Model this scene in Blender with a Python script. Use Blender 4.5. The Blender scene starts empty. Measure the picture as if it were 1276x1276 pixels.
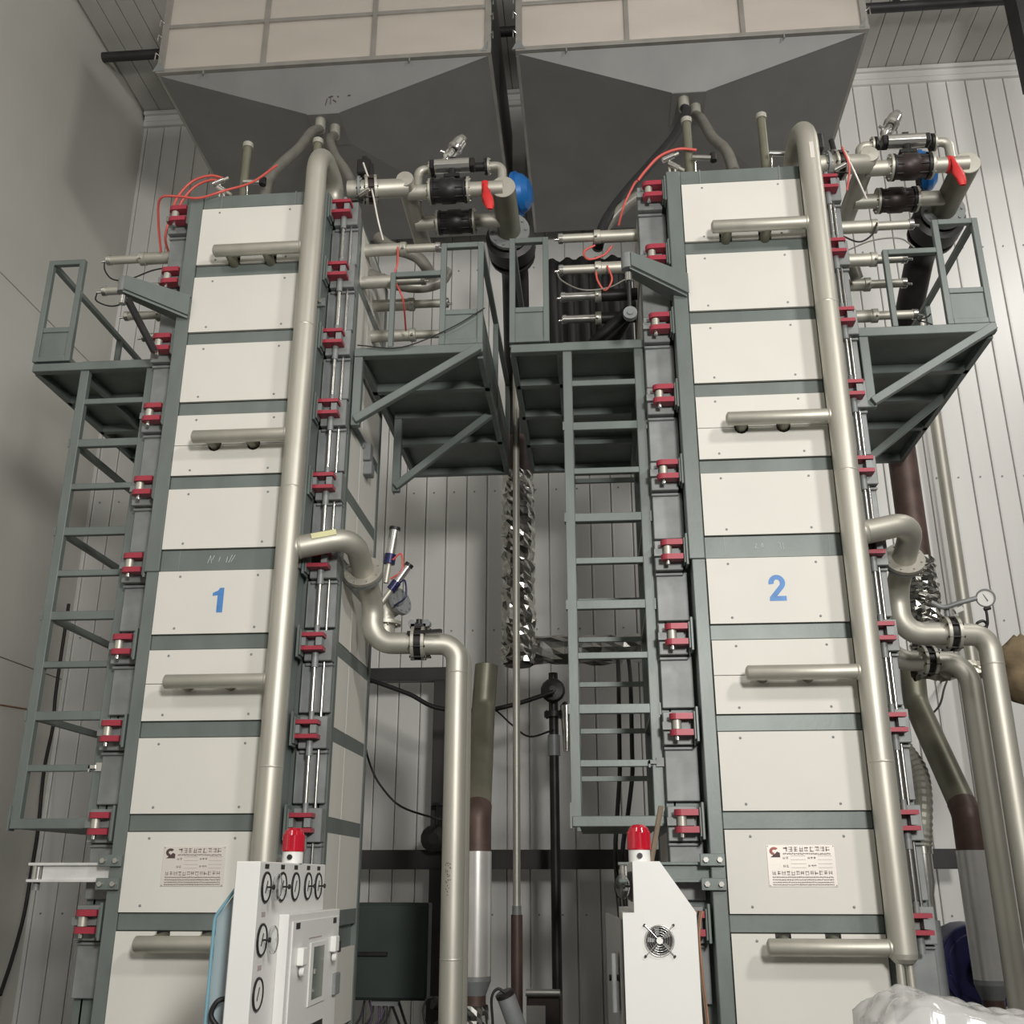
import bpy, math, random
from mathutils import Vector, Matrix

random.seed(7)
sc = bpy.context.scene
col = sc.collection
R = math.radians

# ------------------------------------------------------------------ camera
cam_d = bpy.data.cameras.new('camera')
cam_d.sensor_width = 36.0
cam_d.lens = 36.0 * 1278.0 / 1276.0
cam_d.clip_end = 200
cam = bpy.data.objects.new('camera', cam_d)
cam.location = (0, 0, 1.6)
cam.rotation_euler = (R(90 + 19.7), 0, R(4.7))
col.objects.link(cam)
sc.camera = cam

# ------------------------------------------------------------------ world (daylight through the open band added in the front wall)
w = bpy.data.worlds.new('hall_daylight')
sc.world = w
w.use_nodes = True
bg = w.node_tree.nodes['Background']
bg.inputs['Color'].default_value = (1.0, 0.985, 0.95, 1)
bg.inputs['Strength'].default_value = 0.16

# ------------------------------------------------------------------ unseen lights for the hall
def area(name, loc, target, size, power, color=(1, 0.97, 0.92)):
    d = bpy.data.lights.new(name, 'AREA')
    d.shape = 'DISK'
    d.size = size
    d.energy = power
    d.color = color
    o = bpy.data.objects.new(name, d)
    o.location = loc
    v = Vector(target) - Vector(loc)
    o.rotation_euler = v.to_track_quat('-Z', 'Y').to_euler()
    col.objects.link(o)
    return o
area('unseen_light', (6.2, -1.8, 8.2), (0.6, 6.0, 3.4), 1.3, 460)
area('unseen_light', (2.0, -3.0, 4.3), (-2.8, 7.0, 4.6), 1.3, 720)  # unseen, set low behind the camera to brighten the wall between the presses
area('unseen_light', (-3.6, -2.8, 8.8), (-3.6, 6.0, 3.4), 1.3, 110)  # weak fill added for the left press, no known fixture
area('unseen_light', (6.6, 6.4, 9.8), (4.8, 10.3, 4.0), 1.2, 130)  # added to brighten the right end of the back wall

vs = sc.view_settings
vs.view_transform = 'Standard'
vs.look = 'None'
vs.gamma = 1
vs.exposure = -0.26
vs.use_curve_mapping = False

# ------------------------------------------------------------------ materials
MATS = {}
def mat(name, base, metallic=0.0, rough=0.5, var=0.12, scale=6.0, bump=0.0, bscale=40.0, alpha=1.0,
        trans=0.0, stretch=(1, 1, 1), spec=0.5, dirt=None, emit=None, wave=0.0, wscale=1.2):
    m = bpy.data.materials.new(name)
    m.use_nodes = True
    nt = m.node_tree
    p = nt.nodes['Principled BSDF']
    p.inputs['Metallic'].default_value = metallic
    p.inputs['Roughness'].default_value = rough
    p.inputs['Specular IOR Level'].default_value = spec
    p.inputs['Transmission Weight'].default_value = trans
    p.inputs['Alpha'].default_value = alpha
    tc = nt.nodes.new('ShaderNodeTexCoord')
    mp = nt.nodes.new('ShaderNodeMapping')
    mp.inputs['Scale'].default_value = stretch
    nt.links.new(tc.outputs['Object'], mp.inputs['Vector'])
    nz = nt.nodes.new('ShaderNodeTexNoise')
    nz.inputs['Scale'].default_value = scale
    nz.inputs['Detail'].default_value = 5
    nt.links.new(mp.outputs['Vector'], nz.inputs['Vector'])
    rp = nt.nodes.new('ShaderNodeValToRGB')
    rp.color_ramp.elements[0].position = 0.3
    rp.color_ramp.elements[1].position = 0.72
    lo = tuple(c * (1 - var) for c in base) if dirt is None else dirt
    rp.color_ramp.elements[0].color = (*lo, 1)
    rp.color_ramp.elements[1].color = (*[min(1, c * (1 + var * 0.6)) for c in base], 1)
    nt.links.new(nz.outputs['Fac'], rp.inputs['Fac'])
    nt.links.new(rp.outputs['Color'], p.inputs['Base Color'])
    if bump > 0 or wave > 0:
        nb = nt.nodes.new('ShaderNodeTexNoise')
        nb.inputs['Scale'].default_value = bscale if bump > 0 else wscale
        nb.inputs['Detail'].default_value = 3 if bump > 0 else 1.5
        nt.links.new(mp.outputs['Vector'], nb.inputs['Vector'])
        bp = nt.nodes.new('ShaderNodeBump')
        bp.inputs['Strength'].default_value = bump if bump > 0 else wave
        bp.inputs['Distance'].default_value = 0.01 if bump > 0 else 0.12
        nt.links.new(nb.outputs['Fac'], bp.inputs['Height'])
        nt.links.new(bp.outputs['Normal'], p.inputs['Normal'])
    if emit:
        p.inputs['Emission Color'].default_value = (*emit, 1)
        p.inputs['Emission Strength'].default_value = 1
    MATS[name] = m
    return m

mat('green', (0.150, 0.176, 0.166), 0.15, 0.42, 0.16, 5, 0.05, 60, stretch=(1, 1, 0.5))
mat('plate', (0.235, 0.248, 0.248), 0.2, 0.5, 0.2, 7, 0.04, 40)
mat('white_panel', (0.66, 0.645, 0.595), 0, 0.55, 0.035, 2.2, 0.0)
mat('cab_white', (0.70, 0.70, 0.68), 0, 0.38, 0.03, 3)
mat('cab_blue', (0.34, 0.42, 0.45), 0, 0.35, 0.1, 3)
mat('cab_edge_blue', (0.20, 0.40, 0.50), 0, 0.35, 0.1, 3)
mat('steel', (0.50, 0.485, 0.425), 0.62, 0.48, 0.10, 7, 0.03, 90, stretch=(1, 1, 0.35))
mat('steel_bright', (0.66, 0.65, 0.62), 0.9, 0.22, 0.08, 9)
mat('clad', (0.74, 0.73, 0.71), 0.6, 0.3, 0.06, 6)
mat('galv_arm', (0.70, 0.70, 0.69), 0.3, 0.4, 0.12, 12)
mat('cab_shaded', (0.30, 0.30, 0.29), 0, 0.4, 0.08, 3)  # shade on the fan cabinet's door, put into its colour
mat('steel_olive', (0.20, 0.195, 0.145), 0.45, 0.42, 0.18, 5)
mat('brown_pipe', (0.105, 0.066, 0.056), 0.3, 0.5, 0.3, 8)
mat('rod', (0.60, 0.59, 0.56), 0.9, 0.25, 0.08, 9)
mat('red', (0.33, 0.030, 0.052), 0.05, 0.42, 0.16, 9)
mat('red_bright', (0.62, 0.025, 0.025), 0, 0.5, 0.15, 9)
mat('red_hose', (0.62, 0.10, 0.08), 0, 0.4, 0.1, 9)
mat('iron', (0.022, 0.021, 0.021), 0.3, 0.45, 0.3, 12, 0.1, 40)
mat('iron_brown', (0.040, 0.028, 0.026), 0.3, 0.45, 0.3, 12)
mat('rubber', (0.012, 0.012, 0.013), 0, 0.55, 0.2, 9)
mat('hose_grey', (0.20, 0.19, 0.165), 0.1, 0.35, 0.2, 9)
mat('galv', (0.195, 0.195, 0.19), 0.1, 0.5, 0.12, 2.2)
mat('tank', (0.74, 0.68, 0.62), 0.55, 0.16, 0.05, 2.0, wave=0.22, wscale=0.9, stretch=(0.6, 1, 1.6))
mat('tank_frame', (0.36, 0.345, 0.32), 0.5, 0.42, 0.15, 5)
mat('wall', (0.70, 0.695, 0.675), 0.05, 0.40, 0.06, 1.6, stretch=(1, 1, 0.25))
mat('wall_smooth', (0.62, 0.61, 0.565), 0.05, 0.36, 0.08, 0.7)
mat('wall_far', (0.16, 0.16, 0.155), 0, 0.6, 0.1, 1.0)
mat('ceiling', (0.52, 0.51, 0.48), 0.05, 0.45, 0.08, 1.5)
mat('floor', (0.085, 0.083, 0.08), 0, 0.45, 0.2, 1.2)
mat('dark_steel', (0.035, 0.034, 0.035), 0.3, 0.5, 0.25, 4)
mat('foil', (0.55, 0.54, 0.51), 1.0, 0.2, 0.1, 9)
mat('foil_dull', (0.40, 0.39, 0.32), 0.85, 0.35, 0.25, 9)
mat('blue_paint', (0.012, 0.135, 0.42), 0.1, 0.35, 0.12, 6)
mat('navy', (0.020, 0.022, 0.085), 0.3, 0.28, 0.3, 6)
mat('digit_blue', (0.075, 0.235, 0.56), 0, 0.5, 0.25, 14)
mat('plate_ivory', (0.72, 0.67, 0.62), 0.2, 0.4, 0.04, 8)
mat('ink', (0.42, 0.35, 0.335), 0, 0.6, 0.2, 20)
mat('ink_dark', (0.075, 0.045, 0.045), 0, 0.6, 0.2, 20)
mat('ink_red', (0.38, 0.12, 0.10), 0, 0.6, 0.2, 20)
mat('chalk', (0.62, 0.64, 0.63), 0, 0.8, 0.2, 30)
mat('black', (0.012, 0.012, 0.012), 0, 0.4, 0.1, 9)
mat('gauge_face', (0.78, 0.78, 0.75), 0, 0.4, 0.05, 9)
mat('glass', (0.95, 0.97, 0.97), 0, 0.04, 0.01, 3, trans=1.0)
mat('window_glass', (0.12, 0.15, 0.14), 0, 0.06, 0.2, 3)
mat('beacon_red', (0.45, 0.008, 0.024), 0, 0.12, 0.15, 8, spec=0.8)
mat('box_green', (0.045, 0.062, 0.056), 0.2, 0.42, 0.15, 3)
mat('wool', (0.22, 0.165, 0.095), 0, 0.9, 0.35, 9, 0.6, 14)
mat('wood', (0.16, 0.115, 0.075), 0, 0.7, 0.3, 9, stretch=(6, 6, 1))
mat('plastic_film', (0.66, 0.66, 0.65), 0, 0.08, 0.10, 6, alpha=0.55)
mat('orange_wire', (0.30, 0.15, 0.09), 0, 0.5, 0.3, 9)
mat('violet_wire', (0.09, 0.05, 0.12), 0, 0.5, 0.3, 9)
mat('sticker_yellow', (0.62, 0.60, 0.33), 0, 0.5, 0.1, 9)
mat('flexduct', (0.30, 0.295, 0.25), 0.3, 0.5, 0.15, 6)

# ------------------------------------------------------------------ mesh helpers
ORG = {}
def V(p): return Vector(p)
def fillet(pts, r, n=6):
    pts = [V(p) for p in pts]
    out = [pts[0]]
    for i in range(1, len(pts) - 1):
        a, b, c = pts[i - 1], pts[i], pts[i + 1]
        u = (a - b); v = (c - b)
        lu, lv = u.length, v.length
        u.normalize(); v.normalize()
        ang = u.angle(v)
        if ang > math.pi - 0.02:
            out.append(b); continue
        t = min(r / math.tan(ang / 2), lu * 0.499, lv * 0.499)
        rr = t * math.tan(ang / 2)
        bis = (u + v).normalized()
        cen = b + bis * (rr / math.sin(ang / 2))
        s = (b + u * t) - cen
        e = (b + v * t) - cen
        tot = s.angle(e)
        ax = s.cross(e).normalized()
        for k in range(n + 1):
            out.append(cen + Matrix.Rotation(tot * k / n, 3, ax) @ s)
    out.append(pts[-1])
    return out
def spline(pts, n=5):
    pts = [V(p) for p in pts]
    P = [pts[0] * 2 - pts[1]] + pts + [pts[-1] * 2 - pts[-2]]
    out = []
    for i in range(1, len(P) - 2):
        for k in range(n):
            t = k / n
            a, b, c, d = P[i - 1], P[i], P[i + 1], P[i + 2]
            out.append(0.5 * ((2 * b) + (c - a) * t + (2 * a - 5 * b + 4 * c - d) * t * t + (3 * b - a - 3 * c + d) * t ** 3))
    out.append(pts[-1])
    return out

class MB:
    def __init__(s): s.v = []; s.f = []; s.sm = []
    def add(s, vs, fs, smooth=False):
        o = len(s.v)
        s.v += [tuple(q) for q in vs]
        for f in fs:
            s.f.append(tuple(i + o for i in f)); s.sm.append(smooth)
        return s
    def box(s, lo, hi):
        x0, y0, z0 = [min(a, b) for a, b in zip(lo, hi)]; x1, y1, z1 = [max(a, b) for a, b in zip(lo, hi)]
        return s.add([(x0, y0, z0), (x1, y0, z0), (x1, y1, z0), (x0, y1, z0), (x0, y0, z1), (x1, y0, z1), (x1, y1, z1), (x0, y1, z1)],
                     [(0, 3, 2, 1), (4, 5, 6, 7), (0, 1, 5, 4), (1, 2, 6, 5), (2, 3, 7, 6), (3, 0, 4, 7)])
    def bar(s, a, b, w_, h_, up=(0, 0, 1)):
        a, b = V(a), V(b); d = (b - a).normalized()
        u = V(up)
        if abs(d.dot(u)) > 0.98: u = V((0, 1, 0))
        sx = d.cross(u).normalized() * (w_ / 2); sy = sx.cross(d).normalized() * (h_ / 2)
        vs = [a - sx - sy, a + sx - sy, a + sx + sy, a - sx + sy, b - sx - sy, b + sx - sy, b + sx + sy, b - sx + sy]
        return s.add(vs, [(0, 1, 2, 3)[::-1], (4, 5, 6, 7), (0, 1, 5, 4), (1, 2, 6, 5), (2, 3, 7, 6), (3, 0, 4, 7)])
    def tube(s, pts, r, seg=14, caps=True, rads=None, smooth=True):
        pts = [V(p) for p in pts]
        n = len(pts)
        tang = []
        for i in range(n):
            t = (pts[min(i + 1, n - 1)] - pts[max(i - 1, 0)])
            tang.append(t.normalized())
        u = V((0, 0, 1)) if abs(tang[0].z) < 0.9 else V((1, 0, 0))
        u = (u - tang[0] * u.dot(tang[0])).normalized()
        rings = []
        for i in range(n):
            if i:
                q = tang[i - 1].rotation_difference(tang[i]); u = q @ u
                u = (u - tang[i] * u.dot(tang[i])).normalized()
            v_ = tang[i].cross(u)
            rr = rads[i] if rads else r
            rings.append([pts[i] + (u * math.cos(2 * math.pi * k / seg) + v_ * math.sin(2 * math.pi * k / seg)) * rr for k in range(seg)])
        vs = [p for g in rings for p in g]
        fs = [(i * seg + k, i * seg + (k + 1) % seg, (i + 1) * seg + (k + 1) % seg, (i + 1) * seg + k) for i in range(n - 1) for k in range(seg)]
        s.add(vs, fs, smooth)
        if caps:
            s.add(rings[0], [tuple(range(seg))[::-1]]); s.add(rings[-1], [tuple(range(seg))])
        return s
    def cyl(s, a, b, r, r1=None, seg=16):
        return s.tube([a, b], r, seg, True, None if r1 is None else [r, r1])
    def lathe(s, a, d, prof, seg=18, smooth=True):
        a = V(a); d = V(d).normalized()
        u = V((0, 0, 1)) if abs(d.z) < 0.9 else V((1, 0, 0))
        u = (u - d * u.dot(d)).normalized(); v_ = d.cross(u)
        for (t0, r0), (t1, r1) in zip(prof[:-1], prof[1:]):
            A = [a + d * t0 + (u * math.cos(2 * math.pi * k / seg) + v_ * math.sin(2 * math.pi * k / seg)) * r0 for k in range(seg)]
            B = [a + d * t1 + (u * math.cos(2 * math.pi * k / seg) + v_ * math.sin(2 * math.pi * k / seg)) * r1 for k in range(seg)]
            s.add(A + B, [(k, (k + 1) % seg, seg + (k + 1) % seg, seg + k) for k in range(seg)], smooth)
        return s
    def flange(s, c, d, r, t, bolts=8, br=0.007):
        c = V(c); d = V(d).normalized()
        s.cyl(c - d * t / 2, c + d * t / 2, r, seg=22)
        if bolts:
            u = V((0, 0, 1)) if abs(d.z) < 0.9 else V((1, 0, 0))
            u = (u - d * u.dot(d)).normalized(); v_ = d.cross(u)
            for k in range(bolts):
                a = 2 * math.pi * (k + 0.5) / bolts
                p = c + (u * math.cos(a) + v_ * math.sin(a)) * (r * 0.82)
                s.cyl(p - d * (t / 2 + 0.010), p + d * (t / 2 + 0.010), br, seg=6)
        return s
    def prism(s, poly, y0, y1):
        n = len(poly)
        s.add([(x, y0, z) for x, z in poly], [tuple(range(n))])
        s.add([(x, y1, z) for x, z in poly], [tuple(range(n))[::-1]])
        for i in range(n):
            (x0, z0), (x1, z1) = poly[i], poly[(i + 1) % n]
            s.add([(x0, y0, z0), (x1, y0, z1), (x1, y1, z1), (x0, y1, z0)], [(0, 3, 2, 1)])
        return s
    def sheet(s, quad, t=0.006):
        q = [V(p) for p in quad]
        nrm = (q[1] - q[0]).cross(q[2] - q[0]).normalized() * t
        n = len(q)
        s.add(q + [p - nrm for p in q], [tuple(range(n)), tuple(range(n, 2 * n))[::-1]] + [(i, n + i, n + (i + 1) % n, (i + 1) % n) for i in range(n)])
        return s
    def mesh(s, name, off=(0, 0, 0)):
        me = bpy.data.meshes.new(name)
        ox, oy, oz = off
        me.from_pydata([(x - ox, y - oy, z - oz) for x, y, z in s.v], [], s.f)
        me.polygons.foreach_set('use_smooth', s.sm)
        me.update()
        return me
    def build(s, name, m, parent=None, bevel=0.0, base=None):
        if parent is not None: off = ORG[parent.name]
        elif base is not None: off = base
        else:
            xs, ys, zs = zip(*s.v)
            off = ((min(xs) + max(xs)) / 2, (min(ys) + max(ys)) / 2, min(zs))
        me = s.mesh(name, off)
        me.materials.append(MATS[m])
        o = bpy.data.objects.new(name, me)
        col.objects.link(o)
        if parent is not None: o.parent = parent
        else: o.location = off
        ORG[o.name] = tuple(off)
        if bevel:
            b = o.modifiers.new('edge', 'BEVEL'); b.width = bevel; b.segments = 1; b.limit_method = 'ANGLE'
        return o
def inst(src, name, parent, loc, rot=None, scale=None):
    """a piece that shares the mesh of src (mesh datablock), placed at world loc under parent"""
    o = bpy.data.objects.new(name, src)
    col.objects.link(o)
    if parent is not None:
        o.parent = parent
        po = ORG[parent.name]
        o.location = (loc[0] - po[0], loc[1] - po[1], loc[2] - po[2])
    else: o.location = loc
    if rot: o.rotation_euler = rot
    if scale: o.scale = scale
    ORG[o.name] = tuple(loc)
    return o
def mesh_of(mb, name, m):
    me = mb.mesh(name); me.materials.append(MATS[m]); return me
def tag(o, label, cat, group=None):
    o['label'] = label; o['category'] = cat
    if group: o['group'] = group
    return o
def struct(o): o['kind'] = 'structure'; return o
def thing(name, label, cat, loc, group=None):
    o = bpy.data.objects.new(name, None)
    o.empty_display_size = 0.1
    col.objects.link(o); o.location = loc
    ORG[o.name] = tuple(loc)
    return tag(o, label, cat, group)

# ================================================================== THE SETTING
XL, YB, ZC = -5.68, 10.5, 11.05
fl = struct(MB().box((XL - 0.2, -4, -0.1), (8.7, YB + 0.3, 0)).build('floor', 'floor'))
wr = struct(MB().box((8.5, -4, 0), (8.7, YB + 0.2, ZC + 0.1)).build('wall_right', 'wall_far'))
wb = struct(MB().box((XL - 0.2, YB + 0.03, 0), (8.49, YB + 0.2, ZC + 0.1)).build('wall_back', 'wall', base=(0, YB, 0)))
# unseen wall behind the camera; its open band is added for frontal light
wf = struct(MB().box((XL - 0.2, -4.2, 0), (8.7, -4.0, 4.6)).box((XL - 0.2, -4.2, 9.4), (8.7, -4.0, ZC + 0.1)).build('wall_front', 'wall_far'))
# ribbed cladding sheets, one object each
PW = 0.225
sheet_mb = MB()
prof = [(0.005, 0.03), (0.005, -0.004), (0.011, -0.011), (0.020, -0.011), (0.026, -0.006), (0.212, -0.006), (0.220, -0.003), (0.220, 0.03)]
n = len(prof)
sheet_mb.add([(x, y, 0) for x, y in prof] + [(x, y, 10.9) for x, y in prof],
             [(i, i + 1, n + i + 1, n + i) for i in range(n - 1)])
sheet_me = mesh_of(sheet_mb, 'wall_sheet', 'wall')
k0 = int(math.floor((XL + 2.262) / PW))
x = -2.262 + k0 * PW
while x < 6.6:
    inst(sheet_me, 'wall_sheet', wb, (x, YB, 0))
    x += PW
screw_me = mesh_of(MB().cyl((0, 0, 0), (0, -0.008, 0), 0.010, seg=8), 'screw', 'plate')
for zz in (5.62, 8.45, 4.06, 1.28):
    xx = -2.262 + k0 * PW
    while xx < 6.4:
        if abs(xx) > 0.1: inst(screw_me, 'screw', wb, (xx + 0.085, YB - 0.005, zz))
        xx += PW
# left wall: smooth insulated sheets with a joint at 6.8 m
wl = struct(MB().box((XL - 0.2, -4, 0), (XL - 0.03, YB + 0.2, ZC + 0.1)).build('wall_left', 'wall_smooth', base=(XL, 3, 0)))
for z0, z1 in ((0.0, 3.60), (3.61, 7.17), (7.18, 10.9)):
    MB().box((XL - 0.03, -4, z0), (XL, YB, z1)).build('wall_sheet', 'wall_smooth', wl, 0.004)
ce = struct(MB().box((XL - 0.2, -4, ZC + 0.03), (8.49, YB + 0.2, ZC + 0.15)).build('ceiling', 'ceiling', base=(0, 4, ZC)))
plank_mb = MB()
pp = [(0.005, 0.03), (0.005, 0), (0.205, 0), (0.205, 0.03)]
plank_mb.add([(x, -2, z) for x, z in pp] + [(x, YB, z) for x, z in pp], [(i, 4 + i, 5 + i, i + 1) for i in range(3)])
plank_me = mesh_of(plank_mb, 'ceiling_plank', 'ceiling')
x = XL
while x < 7:
    inst(plank_me, 'ceiling_plank', ce, (x, 0, ZC)); x += 0.21
tr = struct(MB().box((XL, YB - 0.05, 10.83), (8.45, YB + 0.03, 11.01)).box((XL, YB - 0.09, 10.99), (8.45, YB + 0.03, 11.045)).box((XL, YB - 0.065, 10.895), (8.45, YB + 0.03, 10.915)).build('trim_1', 'wall', bevel=0.006))
for i, (yy, lab) in enumerate(((9.3, 'dark round roof purlin crossing below the ceiling planks'),)):
    t = thing('roof_purlin', lab, 'beam', (0, yy, 10.8))
    MB().tube([(XL, yy, 10.87), (8.45, yy, 10.87)], 0.06, 12).build('tube', 'dark_steel', t)
    for xx in (-4.6, -3.0, 3.6, 4.6):
        MB().box((xx - 0.03, yy - 0.03, 10.9), (xx + 0.03, yy + 0.03, ZC)).build('hanger', 'dark_steel', t)
t = thing('steel_column', 'near black steel column at the top right corner of the picture', 'column', (4.42, 8.0, 0))
MB().box((4.155, 7.9, 0), (4.17, 8.1, 0.01)).box((4.66, 7.8, 8.6), (4.69, 8.1, ZC)).build('web', 'dark_steel', t)
MB().box((4.155, 7.9, 8.55), (4.68, 7.93, ZC)).box((4.155, 8.1, 8.55), (4.68, 8.13, ZC)).build('flange', 'dark_steel', t)
MB().box((4.155, 7.93, 8.55), (4.20, 8.10, ZC)).build('cap_plate', 'dark_steel', t)

# steel girts and posts against the back wall
def girt(label, a, b, w_, h_):
    t = thing('wall_girt', label, 'beam', (V(a) + V(b)) / 2)
    m = MB(); m.bar(a, b, w_, 0.012, (0, 0, 1)); m.build('web', 'dark_steel', t)
    A, B = V(a), V(b); up = V((0, 0, 1)) if abs((B - A).z) < 0.1 else V((1, 0, 0))
    for s in (-1, 1):
        MB().bar(A + up * s * (h_ / 2), B + up * s * (h_ / 2), w_, 0.02, up).build('flange', 'dark_steel', t)
    MB().bar(A + V((0, -w_ / 2, 0)), B + V((0, -w_ / 2, 0)), 0.01, h_, up).build('face', 'dark_steel', t)
girt('long dark steel girt low across the back wall between presses', (-2.782, 9.951, 1.771), (3.210, 9.951, 1.771), 0.12, 0.15)
girt('short dark steel beam behind the valve of the left press', (-2.568, 9.951, 3.494), (-1.412, 9.951, 3.494), 0.12, 0.11)
girt('dark upright steel post behind the discharge pipe of the left press', (-1.50, 9.97, 0), (-1.50, 9.97, 3.54), 0.12, 0.14)

# ================================================================== THE TWO PRESSES
CX = {1: -2.3125, 2: 1.083}
SD = {1: 'the left press', 2: 'the right press'}
ROWS = [(6.12, 5.65), (5.555, 5.116), (5.025, 4.588), (4.496, 4.06), (3.972, 3.56), (3.42, 3.012), (2.92, 2.485), (2.392, 1.953), (1.86, 1.421), (1.33, 0.62)]
LEV = [6.115, 5.60, 5.07, 4.542, 4.016, 3.49, 2.966, 2.438, 1.906, 1.375, 0.85]
PX = 0.4055

# shared little meshes -------------------------------------------------
pscrew_me = mesh_of(MB().lathe((0, 0, 0), (0, -1, 0), [(0, 0.008), (0.003, 0.007), (0.005, 0.0)], 8), 'screw', 'plate')
def jaw_mesh(sgn):
    m = MB()
    pts = []
    for k in range(9):
        a = math.pi / 2 + math.pi * k / 8
        pts.append((-0.035 + 0.036 * math.cos(a), 0.036 * math.sin(a)))
    pts += [(0.062, -0.036), (0.062, 0.036)]
    pts = [(px * sgn, py) for px, py in pts]
    if sgn < 0: pts = pts[::-1]
    n = len(pts)
    m.add([(a, b, -0.017) for a, b in pts] + [(a, b, 0.017) for a, b in pts],
          [tuple(range(n))[::-1], tuple(range(n, 2 * n))] + [(i, (i + 1) % n, n + (i + 1) % n, n + i) for i in range(n)])
    return mesh_of(m, 'jaw', 'red')
JAW = {-1: jaw_mesh(1), 1: jaw_mesh(-1)}
roller_me = mesh_of(MB().cyl((0, 0, -0.026), (0, 0, 0.026), 0.026, seg=14), 'roller', 'steel')
nut_me = mesh_of(MB().cyl((0, 0, -0.012), (0, 0, 0.012), 0.015, seg=6), 'nut', 'rod')
pin_me = mesh_of(MB().cyl((0, 0, -0.075), (0, 0, 0.075), 0.010, seg=8), 'pin', 'rod')
lug_me = mesh_of(MB().box((-0.075, -0.02, -0.022), (0.075, 0.02, 0.022)), 'lug', 'plate')
bar_jaw_me = mesh_of(MB().box((-0.072, -0.04, -0.012), (0.072, 0.04, 0.012)).box((-0.072, 0.02, -0.012), (-0.05, 0.05, 0.012)), 'jaw', 'red')
block_me = mesh_of(MB().box((-0.0185, -0.03, -0.025), (0.0185, 0.03, 0.025)), 'block', 'plate')
collar_me = mesh_of(MB().cyl((0, 0, -0.05), (0, 0, 0.05), 0.021, seg=12), 'collar', 'plate')
rod_me = mesh_of(MB().cyl((0, 0, -0.14), (0, 0, 0.14), 0.0135, seg=12), 'tie_rod', 'rod')
side_half = {}
for nm, (y0, y1) in (('a', (6.275, 6.585)), ('b', (6.595, 7.14))):
    for hgt in (0.40, 0.44, 0.47):
        side_half[nm, hgt] = mesh_of(MB().box((-0.010, y0, -hgt / 2), (0.010, y1, hgt / 2)), 'side_panel', 'white_panel')

def arc_cut(cx, cz, r, up, n=7):
    """points of a half-round notch walked left to right (bottom edge notch opens down when up=1)"""
    return [(cx - r * math.cos(math.pi * k / (n - 1)), cz + up * r * math.sin(math.pi * k / (n - 1))) for k in range(n)]
def panel_poly(C, z0, z1, notch=None):
    x0, x1 = C - PX + 0.004, C + PX - 0.004
    g = 0.004
    if notch is None:
        return [(x0, z0 + g), (x1, z0 + g), (x1, z1 - g), (x0, z1 - g)]
    kind = notch
    if kind == 'slots_low':
        p = [(x0, z0 + g)]
        for sx in (-0.13, 0.13):
            p += [(C + sx - 0.042, z0 + g), (C + sx - 0.042, z0 + 0.06), (C + sx + 0.042, z0 + 0.06), (C + sx + 0.042, z0 + g)]
        return p + [(x1, z0 + g), (x1, z1 - g), (x0, z1 - g)]
    if kind == 'slots_high':
        p = [(x0, z0 + g), (x1, z0 + g), (x1, z1 - g)]
        for sx in (0.13, -0.13):
            p += [(C + sx + 0.042, z1 - g), (C + sx + 0.042, z1 - 0.09), (C + sx - 0.042, z1 - 0.09), (C + sx - 0.042, z1 - g)]
        return p + [(x0, z1 - g)]
    if kind == 'arc_low':
        p = [(x0, z0)]
        for sx in (-0.13, 0.13): p += arc_cut(C + sx, z0, 0.045, 1)
        return p + [(x1, z0), (x1, z1 - g), (x0, z1 - g)]
    if kind == 'arc_high':
        p = [(x0, z0 + g), (x1, z0 + g), (x1, z1)]
        for sx in (0.13, -0.13): p += [(2 * (C + sx) - q[0], q[1]) for q in arc_cut(C + sx, z1, 0.045, -1)]
        return p + [(x0, z1)]

def strokes(m, x0, x1, z0, z1, y, count, rnd, lw):
    """a run of small printed characters: each a few thin strokes"""
    cw = (x1 - x0) / count
    for i in range(count):
        a = x0 + cw * (i + 0.14); b = x0 + cw * (i + 0.86)
        for _ in range(3):
            zz = z0 + (z1 - z0) * rnd.random()
            m.box((a, y, zz - lw / 2), (b, y - 0.0008, zz + lw / 2))
        for _ in range(2):
            xx = a + (b - a) * rnd.random()
            m.box((xx - lw / 2, y, z0), (xx + lw / 2, y - 0.0008, z1))

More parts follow.
